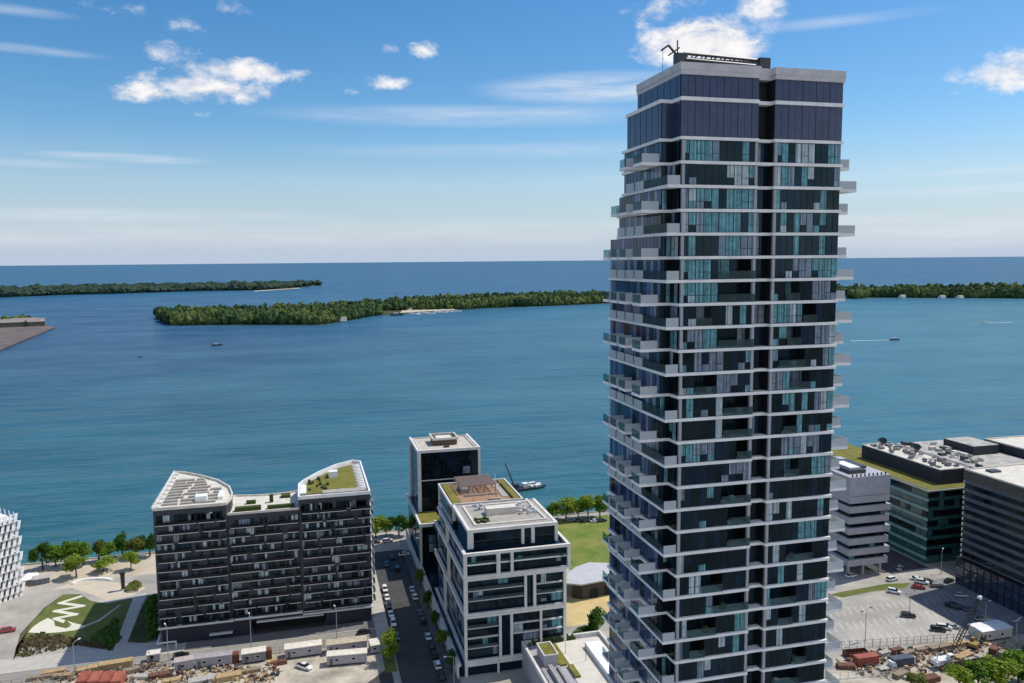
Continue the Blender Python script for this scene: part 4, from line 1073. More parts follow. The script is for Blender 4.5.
for i, (px_, py_, h, w, kind, lab) in enumerate([
    (553,520,8,7,'mid','tree by the lake just right of the stepped block roof'),
    (566,519.5,10,8.5,'light','light green tree at the left end of the row above the common'),
    (578,519,9,7,'mid','second tree from the left in the row above the common'),
    (588,518.5,10.5,8,'light','tall light tree in the row above the common, third from left'),
    (600,518,10.5,8,'mid','tree above the common right against the tall tower')]):
    tree(*at(px_,py_), h, w, kind, lab, group='trees above the green common')
tree(*at(389,662), 9.5, 4.6, 'light', 'bright green street tree between the trailers and the dark street', 'street_tree', low=.15)
tree(*at(597,640), 11, 6.5, 'dark', 'dark green tree between the low white building and the tall tower')
tree(*at(584,641), 4.5, 6, 'dark', 'low dark tree behind the roof terrace of the low white building')
for y, kind, lab in ((222,'dark','shaded street tree nearest the camera in front of the stepped block'),(236,'mid','second shaded street tree along the stepped block'),(250,'dark','shaded street tree half way along the stepped block'),(266,'dark','shaded street tree by the far end of the stepped block'),(286,'mid','shaded street tree farthest along, before the square glass block')):
    tree(38.0, y, 6.5, 3.6, kind, lab, 'street_tree', 'shaded street trees along the stepped block')
for px_, py_, h, w, kind, lab in [(958,691,6.5,6,'light','light green tree at the bottom edge left of the big green clump'),(978,688,8,8,'mid','leafy tree in the clump at the bottom right, below the crane'),
    (1000,690,9,8,'light','bright tree in the middle of the bottom right clump'),(1018,684,9.5,9,'mid','big tree in the bottom right corner'),(916,690,4.5,5,'olive','small olive bush left of the crane at the bottom edge'),(1034,694,9,9,'dark','tree cut by the right edge in the bottom corner')]:
    tree(*at(px_,py_), h, w, kind, lab)
# ground planting that nobody could count
bedp = px([(16,659),(22,640),(40,632),(70,637),(112,648),(112,651),(78,645)])
m_bedl = leaf_mat('bed_foliage', (.05,.05,.02), (.15,.11,.05))
wood('bed_shrubs', scatter(bedp, 900, 51), .35, .9, .3, .6, m_bedl, 'brown green shrub planting along the front of the park')
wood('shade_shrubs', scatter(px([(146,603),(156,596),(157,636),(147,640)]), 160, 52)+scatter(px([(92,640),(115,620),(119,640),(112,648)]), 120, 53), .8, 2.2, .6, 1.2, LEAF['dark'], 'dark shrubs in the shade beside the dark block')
wood('oval_shrubs', scatter(px([(126,590),(131,585),(138,583),(141,585),(137,591),(129,592)]), 60, 54), 1.0, 2.0, .6, 1.1, LEAF['olive'], 'low shrubs in the oval planter by the promenade')
o = bpy.data.objects
# ------------------------------------------------------------------ vehicles
m_paint = objcol('car_paint', .3, .5, .6); m_glass = mat('car_glass', (.012,.014,.017), .05, spec=.7); m_tyre = mat('tyre', (.02,.02,.02), .85); m_rim = mat('rim', (.4,.4,.42), .35, metal=.6)
m_chrome = mat('lamp_lens', (.6,.6,.58), .2)
def make_vehicle(kind):
    t = thing('parked_car' if kind != 'pickup' else 'pickup_truck', None, 'car' if kind != 'pickup' else 'pickup', (0,0,0), rz=0)
    W2 = .9; b = MB(); g = MB()
    def loft(mb, st):   # stations: (x, halfwidth, z0, z1)
        vs = []; 
        for x, w, z0, z1 in st: vs += [(x,-w,z0),(x,w,z0),(x,w*1.0,z0+(z1-z0)*.55),(x,w*.9,z1),(x,-w*.9,z1),(x,-w,z0+(z1-z0)*.55)]
        n = len(st); fs = []
        for i in range(n-1):
            for j in range(6): fs.append((i*6+j,i*6+(j+1)%6,(i+1)*6+(j+1)%6,(i+1)*6+j))
        fs += [tuple(range(6))[::-1], tuple((n-1)*6+j for j in range(6))]; mb.add(vs, fs)
    if kind == 'sedan':
        loft(b, [(-2.3,.74,.42,.80),(-2.15,.88,.30,.93),(-1.2,.92,.27,.97),(.8,.92,.27,.98),(1.9,.88,.28,.86),(2.25,.70,.40,.66)])
        cab = ((-1.75,-.95,.55,1.25),(.97,1.44))
    elif kind == 'suv':
        loft(b, [(-2.3,.80,.45,1.0),(-2.2,.92,.34,1.08),(.9,.95,.32,1.10),(2.0,.92,.34,1.02),(2.35,.78,.45,.80)])
        cab = ((-2.2,-1.95,.45,1.2),(1.09,1.74))
    else:
        loft(b, [(-2.8,.90,.50,1.05),(-.8,.93,.45,1.07),(1.3,.95,.42,1.10),(2.5,.92,.44,1.04),(2.75,.80,.5,.85)])
        cab = ((-.75,-.55,.75,1.45),(1.08,1.82))
        bed = MB().box(-2.65,-.72,1.06,-.85,.72,1.08)
    (xa,xb,xc,xd),(z0,z1) = cab; w0, w1 = .84, .66
    lo_ = [(xa,-w0,z0),(xd,-w0,z0),(xd,w0,z0),(xa,w0,z0)]; hi = [(xb,-w1,z1-.05),(xc,-w1,z1-.05),(xc,w1,z1-.05),(xb,w1,z1-.05)]
    g.add(lo_+hi, [(0,1,5,4),(1,2,6,5),(2,3,7,6),(3,0,4,7)])
    body = b.build('body', m_paint, t)
    g.build('window', m_glass, t)
    MB().add([(xb-.04,-w1-.02,z1-.06),(xc+.04,-w1-.02,z1-.06),(xc+.04,w1+.02,z1-.06),(xb-.04,w1+.02,z1-.06),(xb+.1,-w1+.1,z1),(xc-.1,-w1+.1,z1),(xc-.1,w1-.1,z1),(xb+.1,w1-.1,z1)],
             [(3,2,1,0),(4,5,6,7),(0,1,5,4),(1,2,6,5),(2,3,7,6),(3,0,4,7)]).build('roof', m_paint, t)
    if kind == 'pickup': bed.build('truck_bed', m_tyre, t)
    wx = 1.42 if kind != 'pickup' else 1.75
    for sx in (-1,1):
        for sy in (-1,1):
            w_ = MB().tube((sx*wx,sy*.70,.34),(sx*wx,sy*.95,.34),.34,n=12); wo_ = w_.build('wheel', m_tyre, t)
            MB().tube((sx*wx,sy*.945,.34),(sx*wx,sy*.965,.34),.2,n=8).build('rim', m_rim, wo_)
    xf = {'sedan':2.2,'suv':2.3,'pickup':2.72}[kind]
    for sy in (-1,1): MB().box(xf-.06,sy*.66-.13,.58,xf+.05,sy*.66+.13,.74).build('headlight', m_chrome, t)
    return t
PROTO = {k: make_vehicle(k) for k in ('sedan','suv','pickup')}; used = {}
CW, CD, CG, CR_, CB_, CS = (.78,.78,.77), (.018,.018,.020), (.10,.10,.11), (.35,.02,.02), (.03,.05,.12), (.40,.41,.42)
def car(x, y, deg, color, kind, label, group=None):
    src = PROTO[kind]
    if kind not in used:
        used[kind] = 1; src.location = (x,y,.02); src.rotation_euler = (0,0,R_(deg)); src['label'] = label
        if group: src['group'] = group
        for c in src.children: c.color = (*color,1)
        return src
    return copy_thing(src, (x,y,.02), R_(deg), label, group, None, color)
GR = 'cars parked along the shaded street'
for y, c, k, lab in ((219,CD,'sedan','dark car nearest the camera in the right row of the shaded street'),(225.5,CW,'suv','white van-like car second from the near end in the right street row'),(231.8,CD,'suv','dark car just beyond the second white one in the right street row'),
    (238,CD,'sedan','dark sedan between two white cars in the right street row'),(244.5,CW,'sedan','white sedan half way up the right row of the street'),(256,CD,'suv','dark car beside the middle of the stepped block facade'),(262.5,CG,'sedan','grey sedan in the right row, beyond the gap'),
    (276,CW,'suv','white car second from the far end of the right street row'),(283,CW,'sedan','white sedan at the far end of the right street row')):
    car(34.6, y, 90, c, k, lab, GR)
for y, c, k, lab in ((247,CG,'sedan','grey sedan first in the left street row, next to the street tree'),(257,CW,'suv','white car in the left street row opposite the grey sedan'),(264,CW,'sedan','white sedan in the middle of the left street row'),(271,CD,'suv','dark car between white ones in the left street row'),(278,CW,'sedan','white sedan second from the far end of the left street row'),(285.5,CW,'suv','white car at the far end of the left street row')):
    car(24.9, y, -90, c, k, lab, GR)
for x, y, d, c, k, lab in ((31.5,304,90,CD,'suv','dark car driving toward the lake in the shaded street'),(30.8,317,90,CD,'sedan','black car at the top of the shaded street'),(27.8,310,-90,CG,'sedan','grey car coming down the shaded street'),(36,319,0,CW,'sedan','white car turning in front of the square glass block')):
    car(x, y, d, c, k, lab)
for i, (x, c, k, lab) in enumerate(((20.5,CW,'sedan','white car parked by the lake, leftmost beside the dark block'),(25.5,CG,'suv','grey car parked by the lake at the street end, middle'),(31,CW,'suv','white car parked by the lake, rightmost at the street end'))):
    car(x, 336.5, 8*i-6, c, k, lab, 'cars parked at the lake end of the street')
for i, (px_, c, k, lab) in enumerate(((571,CG,'suv','grey car parked under the left trees of the common'),(579,CD,'sedan','dark car parked under the trees of the common, second from left'),(586.5,CD,'suv','dark car parked under the trees of the common, third from left'),(594.5,CW,'sedan','white car parked under the trees near the tower'),(602,CD,'suv','dark car parked under the trees against the tower'))):
    car(*at(px_,521.8), 4, c, k, lab, 'cars parked under the trees of the common')
car(*at(181,657.5), 8, CD, 'suv', 'dark car on the main road below the left end of the dark block')
car(*at(364,633.5), 6, CD, 'sedan', 'dark car on the road by the right end of the dark block')
car(*at(304,668.5), -42, CW, 'pickup', 'white pickup truck standing in the dirt yard between the trailers')
car(*at(8,632), 10, CR_, 'suv', 'red car at the left edge beside the park')
for px_, py_, d, c, k, lab in ((851,577,4,CW,'sedan','white car driving below the mauve office slab'),(900,569.5,40,CS,'suv','silver car at the edge of the dark service yard'),(892,580.5,8,CW,'suv','white car parked above the grass strip'),
    (894,593,-48,CW,'suv','white car parked at the top left corner of the lot beside the grass strip'),(908,617,-30,CD,'suv','dark car with pale roof alone in the middle of the pale lot'),
    (917,580,-30,CW,'sedan','white car at the top of the dark lot, uppermost of the bunch'),(922,583.5,-45,CW,'suv','white van right of the bunch at the top of the lot'),(918.5,588.5,-35,CR_,'sedan','dark red car below the white ones at the top of the lot'),(927,582,-30,CG,'sedan','grey car rightmost of the bunch at the top of the lot'),
    (937,587,-20,CG,'suv','grey brown car in the shade edge right of the bunch'),(949,582,15,CD,'sedan','black car at the road side by the blue glass base'),
    (961,597,-25,CS,'suv','silver car in the shade next to the blue glass base'),(952,606,-10,CD,'sedan','black car in the middle of the shaded lot, left one'),(958,609,-35,CD,'suv','black car in the middle of the shaded lot, right one'),
    (984,621,-20,CS,'pickup','pale pickup truck at the near end of the shaded lot'),(938,631,-30,CD,'suv','dark car at the lower edge of the pale lot'),(944,629,-32,CW,'suv','white car between the dark and silver ones at the lower lot edge'),(952,628,-30,CS,'sedan','silver car right of the white one at the lower lot edge'),
    (970,611,-25,CG,'sedan','dark grey car behind the crane boom in the shaded lot')):
    car(*at(px_,py_), d, c, k, lab)
for k in PROTO:
    if k not in used: raise SystemExit('unused vehicle')

# ------------------------------------------------------------------ construction yards
m_mauvew = mat('trailer_wall', (.36,.33,.36), .6, .15, .8); m_troof = mat('trailer_roof', (.68,.63,.54), .7, .15, .6); m_troof2 = mat('trailer_roof_tan', (.46,.40,.30), .8, .25, .6)
def trailer(a, b, dep, h, label, roof=m_troof, wall=m_mauvew, win=2, door=True):
    """site trailer standing with its near long side on the map line a-b"""
    a, b = Vector(a), Vector(b); d = b-a; Lg = d.length; ang = math.atan2(d.y, d.x)
    t = thing('site_trailer', label, 'trailer', (*a,0), rz=ang)
    MB().box(0,.02,.5,Lg,dep,h).build('wall', wall, t)
    rb = MB().add([(-.15,-.15,h),(Lg+.15,-.15,h),(Lg+.15,dep+.15,h),(-.15,dep+.15,h),(-.15,-.15,h+.18),(Lg+.15,-.15,h+.18),(Lg+.15,dep+.15,h+.18),(-.15,dep+.15,h+.18),(-.1,dep/2,h+.45),(Lg+.1,dep/2,h+.45)],
        [(3,2,1,0),(0,1,5,4),(1,2,6,9,5),(2,3,7,6),(3,0,4,8,7),(4,5,9,8),(8,9,6,7)]); rb.build('roof', roof, t)
    MB().box(.4,.3,0,Lg-.4,dep-.3,.49).build('undercarriage', m_tyre, t)
    for i in range(win):
        x = Lg*(i+.6)/(win+.4); f = MB().box(x-.6,-.03,1.5,x+.6,.02,2.3).build('window', m_white, t); MB().box(x-.5,-.05,1.58,x+.5,-.032,2.22).build('pane', m_pane, f)
    if door: MB().box(.8,-.04,.5,1.7,.02,2.4).build('door', mat('trailer_door', (.12,.11,.11), .6), t)
    return t
trailer(at(285,660),at(322,655),3.6,3.2,'long mauve site trailer with white roof left of the doubled pair')
trailer(at(327,655.5),at(367,650.5),3.6,3.1,'site trailer with a tan roof behind the front right trailer',m_troof2)
trailer(at(327,667),at(367,663.5),3.2,3.2,'front right site trailer with white roof facing the dirt yard')
trailer(at(242,665),at(266,661.5),3.4,3.2,'short grey site trailer with bright white roof in the middle of the yard',m_troof,mat('grey_wall',(.22,.22,.23),.6,.2,1))
trailer(at(195,669.5),at(232,665),3.2,3.1,'long mauve site trailer with dull roof left of the middle of the yard',mat('trailer_roof_mauve', (.34,.31,.32),.8,.2,.6))
trailer(at(175,673.5),at(194,670),3.0,3.2,'small mauve trailer at the left end of the trailer row',mat('trailer_roof_pink', (.44,.38,.36),.8,.2,.6),win=1)
trailer(at(147,664),at(160,662),3.0,2.6,'small cream-roofed trailer beside the main road kerb',win=1)
trailer(at(371,655),at(380,653.5),4.5,2.8,'small square mauve hut beside the street tree',win=1,door=False)
trailer(at(982,643),at(1012,638),5.6,3.4,'white site trailer with a white roof at the right yard by the lot',m_white,mat('cream_wall',(.56,.52,.48),.6,.1,1))
def container(a, b, dep, h, col, label, open_top=False):
    a, b = Vector(a), Vector(b); d = b-a; Lg = d.length; t = thing('shipping_container', label, 'container', (*a,0), rz=math.atan2(d.y,d.x))
    n = max(4, int(Lg/.4)); mb = MB()
    for i in range(n):     # corrugated long walls
        x0, x1 = Lg*i/n, Lg*(i+1)/n; o_ = .05 if i % 2 else 0
        mb.box(x0,o_,.15,x1,.1+o_,h-.1); mb.box(x0,dep-.1-o_,.15,x1,dep-o_,h-.1)
    mb.box(.02,.12,.15,.1,dep-.12,h-.1).box(Lg-.1,.12,.15,Lg-.02,dep-.12,h-.1)
    mb.build('wall', col, t)
    MB().box(-.02,-.02,0,Lg+.02,dep+.02,.14).build('floor', col, t)
    if not open_top: MB().box(-.02,-.02,h-.09,Lg+.02,dep+.02,h).build('roof', col, t)
    fr = MB()
    for x in (-.03,Lg-.12):
        for y in (-.03,dep-.12): fr.box(x,y,.15,x+.15,y+.15,h-.1)
    fr.build('corner_post', col, t)
    MB().box(Lg+.0,.2,.3,Lg+.05,dep/2-.02,h-.3).build('door', col, t); MB().box(Lg+.0,dep/2+.02,.3,Lg+.05,dep-.2,h-.3).build('door', col, t)
    return t
m_red = mat('red_container', (.33,.085,.055), .6, .25, .6); m_red2 = mat('orange_container', (.36,.115,.065), .6, .2, .6); m_blue = mat('blue_container', (.07,.09,.13), .5, .2, .6); m_brn = mat('brown_container', (.14,.05,.03), .7, .3, .6)
for i, lab in enumerate(('leftmost of the four red orange containers at the bottom edge','second from left of the red orange containers at the bottom edge','third from left of the red orange containers at the bottom edge','rightmost of the four red orange containers at the bottom edge')):
    a = at(76+i*11.5,691); b = at(86.5+i*11.5,689.8); container(a, b, 6.0, 2.7, m_red2 if i % 2 else m_red, lab)
container(at(858,667.5),at(879,664.5),2.6,2.7,m_red,'closed red container beside the tall tower at the right yard')
container(at(847,658.5),at(869,656.5),2.5,1.7,m_brn,'long open brown-red skip behind the closed red container',True)
container(at(894,669),at(914,666),2.5,2.7,m_blue,'blue grey container right of the small white truck')
container(at(232.5,664),at(239,663),2.6,2.7,m_brn,'small brown container between two site trailers')
container(at(266.5,660),at(272,659),2.6,2.8,m_brn,'narrow brown container against the long mauve trailer, left side')
m_tim = mat('sawn_timber', (.46,.32,.16), .85, .3, 1.5); m_tim2 = mat('weathered_timber', (.30,.24,.17), .9, .3, 1.5); m_rust = mat('rusty_steel', (.17,.08,.05), .8, .4, 1); m_conc = mat('precast', (.44,.42,.38), .85, .2, 1)
def stack(x, y, deg, Lg, w, h, m, name, label, group=None):
    t = MB(); r = random.Random(int(x*7+y*13)); rows = max(2,int(h/.3))
    for i in range(rows):
        for j in range(max(2,int(w/.35))): 
            s = r.uniform(-.2,.2); t.box(-Lg/2+s,-w/2+j*.35,.12+i*.3,Lg/2+s,-w/2+j*.35+.31,.12+i*.3+.25)
    t.box(-Lg*.3,-w/2,0,-Lg*.3+.15,w/2,.11).box(Lg*.3,-w/2,0,Lg*.3+.15,w/2,.11)
    o = t.build(name, m); o.location = (x,y,0); o.rotation_euler = (0,0,R_(deg)); return tag(o, label, 'stack', group)
for i, (px_, py_, dg, Lg, w, h, m, lab) in enumerate([
    (42,678,5,7,2.2,1.0,m_tim2,'grey timber stack at the far left of the bottom yard'),(54,674,8,6,2.4,1.4,m_tim,'tan timber stack left of the first lamp post'),(62,677,-5,5,2,.9,m_tim,'low tan timber stack just left of the red containers'),
    (88,671.5,6,6,2.4,1.2,m_tim,'tan timber stack behind the left red containers'),(101,669.5,6,7,2.6,1.5,m_tim,'larger tan timber stack behind the middle red containers'),(116,667,6,9,3,1.8,m_tim,'largest ochre timber stack behind the right red containers'),
    (133,672,20,4,2,1.2,m_tim2,'weathered timber stack right of the red containers'),(143,678,-15,5,2.2,1.0,m_conc,'pale concrete slab stack at the bottom, right of the red containers'),(160,677,4,6,2.4,1.3,m_rust,'rusty steel stack below the small cream trailer'),
    (172,681,8,5,2.2,.8,m_tim,'yellow timber stack under the leftmost mauve trailer'),(203,681,6,8,3,1.1,m_conc,'long pale rebar stack at the bottom edge, under the long dull trailer'),(229,679,6,7,2.8,1.6,m_tim,'ochre formwork stack at the bottom below the brown container'),
    (250,672,6,6,1.8,.9,m_tim2,'weathered formwork stack in front of the short grey trailer'),(272,663,30,3,1.6,1.0,m_tim,'small timber pile beside the narrow brown container'),(279,664.5,8,4.5,1.6,1.2,m_rust,'rusty formwork pile in front of the long mauve trailer')]):
    stack(*at(px_,py_), dg, Lg, w, h, m, 'timber_stack' if m in (m_tim,m_tim2) else 'steel_stack' if m == m_rust else 'slab_stack', lab, 'building material stacks in the left yard')
for i, (px_, py_, dg, Lg, w, h, m, lab) in enumerate([
    (884,655,10,4,2,1.4,m_conc,'pale crate stack right of the open skip'),(896,653,4,4,2,1.6,m_rust,'rusty stack behind the blue container, left'),(907,655,12,4.5,2,1.3,m_tim2,'weathered timber behind the blue container, right'),
    (925,650,4,7,1.8,1.1,m_tim2,'long timber row along the lot fence, left part'),(940,649,4,8,2.2,1.2,m_tim2,'long timber row along the lot fence under the boom'),(958,646,6,6,2,1.3,m_tim,'tan timber row along the fence right of the boom'),
    (993,655,30,3,2.2,2.4,m_rust,'dark rusty machine part stack below the white site trailer'),(963,657,15,7,2.6,.9,m_tim,'ochre beam pile right of the crane body'),
    (978,660,6,9,3,.8,m_conc,'pale pipe rows in front of the dark hoarding'),(1010,654,8,7,2.4,.9,m_conc,'pale slab pile at the right edge of the yard'),(846,668,-20,5,2.2,1.2,m_rust,'red steel pile next to the tall tower'),(900,676,15,5,2.4,1.2,m_tim2,'brown pallet stack at the bottom below the blue container'),(930,681,5,5,2.6,1.6,m_rust,'red pallet stack at the bottom below the crane')]):
    stack(*at(px_,py_), dg, Lg, w, h, m, 'timber_stack' if m in (m_tim,m_tim2) else 'steel_stack' if m == m_rust else 'slab_stack', lab, 'building material stacks in the right yard')
# small white flatbed truck
tk = thing('flatbed_truck', 'small white flatbed truck between the red and the blue container', 'truck', (*at(887,669),0), rz=R_(5))
MB().box(-2.8,-1,.55,1.0,1,.75).build('flatbed', m_conc, tk)
MB().add([(1.05,-1,.5),(2.7,-1,.5),(2.7,1,.5),(1.05,1,.5),(1.05,-.95,2.2),(2.1,-.95,2.2),(2.1,.95,2.2),(1.05,.95,2.2),(2.7,-1,1.3),(2.7,1,1.3)],[(3,2,1,0),(0,1,8,5,4),(1,2,9,8),(2,3,7,6,9),(3,0,4,7),(4,5,6,7)]).build('cab', m_white, tk)
MB().add([(2.71,-.85,1.32),(2.71,.85,1.32),(2.15,.85,2.12),(2.15,-.85,2.12)],[(0,1,2,3)]).build('windscreen', m_glass, tk)
for sx in (-1.9,1.9):
    for sy in (-1,1): MB().tube((sx,sy*.75,.42),(sx,sy*1.02,.42),.42,n=12).build('wheel', m_tyre, tk)
# crawler crane
cx, cy = at(945,667); MC = thing('mobile_crane', 'crawler crane with red undercarriage, white cab and a long dark lattice boom', 'crane', (cx,cy,0), rz=0)
for sy in (-1,1):
    mb = MB().prism([(-3,sy*1.9-.45),(3,sy*1.9-.45),(3,sy*1.9+.45),(-3,sy*1.9+.45)], 0, 1.0); mb.build('crawler_track', m_rust, MC)
MB().box(-1.2,-1.4,.9,1.2,1.4,1.3).build('undercarriage', m_red, MC)
MB().box(-3.4,-1.3,1.35,1.4,1.3,2.9).box(-4.0,-1.4,1.35,-3.41,1.4,2.6).build('engine_house', m_white, MC)
cb = MB().box(.2,-1.35,2.91,1.9,-.1,4.2).build('cab', m_white, MC); MB().box(.5,-1.38,3.3,1.7,-1.352,4.0).box(1.902,-1.2,3.2,1.93,-.25,4.0).build('cab_window', m_glass, cb)
tip = None
dd = FW*FPX + CR*(980-512) + CU*(341.5-597); tt = (cy+1.0)/dd.y; tip = Vector((dd.x*tt-cx, 1.0, 120+dd.z*tt)); p0 = Vector((1.3,0,2.2))
ax = (tip-p0); Ln = ax.length; ax.normalize(); a = Vector((0,1,0)); b = ax.cross(a).normalized(); mb = MB(); cs = []
n = 22
for sa, sb in ((-1,-1),(1,-1),(1,1),(-1,1)):
    w0 = lambda f: .55*min(1, .35+f*4, .25+(1-f)*3)
    pts_ = [p0+ax*Ln*f+(a*sa+b*sb)*w0(f) for f in [i/n for i in range(n+1)]]
    cs.append(pts_)
    for i in range(n): mb.tube(pts_[i], pts_[i+1], .12, n=5, cap=False)
for j in range(4):
    for i in range(n):
        mb.tube(cs[j][i], cs[(j+1)%4][i+1], .07, n=4, cap=False)
mb.build('boom', m_steel, MC)
MB().tube(tip+a*.5-ax*.3, tip-a*.5-ax*.3, .45, n=10).box(tip.x-.3,tip.y-.35,tip.z-.6,tip.x+.5,tip.y+.35,tip.z+.3).build('boom_head', m_white, MC)
MB().tube(Vector((-3,0,2.9)), Vector((-2.2,0,7)), .12, n=5).tube(Vector((-2.2,0,7)), tip, .04, n=4).tube(tip+Vector((.6,0,0)), tip+Vector((.6,0,-6)), .035, n=4).box(tip.x+.4,tip.y-.2,tip.z-6.9,tip.x+.8,tip.y+.2,tip.z-6).build('rigging', m_steel, MC)
# fences
def fence(pts, h, label, m, posts=2.5, solid=False, name='fence'):
    t = thing(name, label, 'fence', (*pts[0],0)); nb_ = MB(); 
    for i in range(len(pts)-1):
        a, b = Vector(pts[i]), Vector(pts[i+1]); d = b-a; n = max(1,int(d.length/posts))
        for k in range(n+1):
            p = a+d*k/n
            if k or not i: MB().box(p.x-.06,p.y-.06,0,p.x+.06,p.y+.06,h+.1).build('post', m, t)
        u_ = d.normalized(); nn = Vector((-u_.y,u_.x))*.03
        if solid: nb_.prism([tuple(a+nn),tuple(b+nn),tuple(b-nn),tuple(a-nn)], .05, h)
        else:
            for zz_ in (h*.15,h*.55,h): nb_.prism([tuple(a+nn),tuple(b+nn),tuple(b-nn),tuple(a-nn)], zz_-.04, zz_+.03)
    o2 = nb_.build('hoarding_panel' if solid else 'rail', m, t)
    return t
fence([at(944,672),at(985,665),at(1030,656)], 2.6, 'dark hoarding along the bottom right trees', mat('dark_hoarding', (.045,.045,.055), .7, .2, .5), 2.4, True, 'hoarding')
fence([at(826,650),at(880,646.5),at(960,641),at(1030,634)], 2.4, 'wire fence between the pale lot and the right yard', mat('fence_steel', (.24,.19,.16), .6), 2.2)
fence([(-90,246.8),(-48,246.8),(18,246.8)], 2.0, 'low hoarding fence between the main road and the left yard', mat('hoarding_grey', (.22,.21,.20), .7, .2, .5), 2.6, False)
fence([at(840,679),at(880,676),at(925,671)], 1.8, 'pale barrier fence at the bottom of the right yard', mat('barrier_pale', (.5,.48,.45), .7), 2.2)
# lamp posts
def lamp(x, y, h, label, arms=1, deg=90, name='street_lamp'):
    t = thing(name, label, 'street lamp', (x,y,0), rz=R_(deg)); m = MATS['galvanised']
    MB().tube((0,0,0),(0,0,.5),.20,.16,8).tube((0,0,.5),(0,0,h),.13,.08,8).build('pole', m, t)
    for s in ([1] if arms == 1 else [1,-1]):
        a_ = MB().tube((0,0,h-.1),(s*1.0,0,h+.25),.06,n=6).tube((s*1.0,0,h+.25),(s*2.0,0,h+.3),.06,n=6).build('arm', m, t)
        MB().box(s*2.4-.45,-.2,h+.22,s*2.4+.45,.2,h+.38).build('lamp_head', m_steel if arms == 2 else m_white, a_)
    return t
lamp(*at(75,678), 10.5, 'street lamp left of the red containers on the main road', 1, 60)
lamp(*at(168.5,661), 10.5, 'street lamp in front of the entrance canopy of the dark block', 1, 110)
lamp(*at(251.3,648.5), 10.2, 'street lamp before the garage opening of the dark block', 1, 100)
lamp(*at(337,638), 9.5, 'street lamp near the right end of the dark block', 1, 100)
lamp(*at(454,684), 8, 'street lamp at the bottom corner of the stepped block', 1, 170)
lamp(*at(865.2,641), 10, 'double-headed lamp post at the lower edge of the pale lot', 2, 20)
lamp(*at(909.5,613), 7, 'double-headed lamp post in the middle of the pale lot', 2, 20)
lamp(*at(941,574), 9, 'lamp post on the road above the dark lot', 1, 40)
lamp(*at(1015.5,652), 10, 'lamp post at the right edge of the yard', 2, 20)
lamp(*at(985,627), 8, 'lamp post in the shaded lot behind the white site trailer', 1, 20)
# promenade furniture
def curve_wall(pts, h, w, m, name, label, cat):
    mb = MB()
    for i in range(len(pts)-1):
        a, b = Vector(pts[i]), Vector(pts[i+1]); d = (b-a).normalized(); nn = Vector((-d.y,d.x))*w/2
        mb.prism([tuple(a-d*.05*(i>0)+nn),tuple(b+nn),tuple(b-nn),tuple(a-d*.05*(i>0)-nn)], 0, h+.004*i, 0)
    return tag(mb.build(name, m), label, cat)
curve_wall(px([(72,584.5),(76,582.2),(82,580.6),(89,579.6),(97,579),(105,579.2),(112,580.3)]), .55, 1.3, m_white, 'curved_bench', 'long curved white bench on the plaza below the waterfront trees', 'bench')
sx, sy = at(123.3,590)
s_ = thing('sculpture_column', 'dark tall column sculpture at the left tip of the oval planter', 'sculpture', (sx,sy,0), rz=0)
MB().tube((0,0,0),(0,0,.5),1.0,.9,10).build('plinth', m_kerb, s_); MB().tube((0,0,.5),(0,0,6.2),.62,.8,10).tube((0,0,6.2),(0,0,6.9),1.05,1.0,10).build('shaft', mat('dark_bronze', (.05,.04,.035), .6, .3, 2), s_)
tn = thing('canopy_tent', 'white peaked canopy tent by the white lattice building', 'tent', (*at(29,583),0), rz=R_(20))
MB().add([(-3.5,-3,2.3),(3.5,-3,2.3),(3.5,3,2.3),(-3.5,3,2.3),(0,0,4.0)],[(0,1,4),(1,2,4),(2,3,4),(3,0,4)]).build('canvas', m_white, tn)
for x_ in (-3.4,3.4):
    for y_ in (-2.9,2.9): MB().tube((x_,y_,0),(x_,y_,2.3),.06,n=5).build('leg', m_steel, tn)
tn2 = thing('market_kiosk', 'grey blue kiosk with rounded roof beside the white canopy tent', 'kiosk', (*at(42,583),0), rz=R_(15))
MB().box(-2.6,-1.6,0,2.6,1.6,2.3).build('wall', mat('kiosk_grey', (.16,.18,.22), .6, .2, 1), tn2)
MB().add([(-2.9,-1.9,2.31),(2.9,-1.9,2.31),(2.9,-.9,3.0),(-2.9,-.9,3.0),(2.9,.9,3.0),(-2.9,.9,3.0),(2.9,1.9,2.31),(-2.9,1.9,2.31)],[(0,1,2,3),(3,2,4,5),(5,4,6,7),(0,3,5,7),(1,6,4,2)]).build('roof', m_conc, tn2)

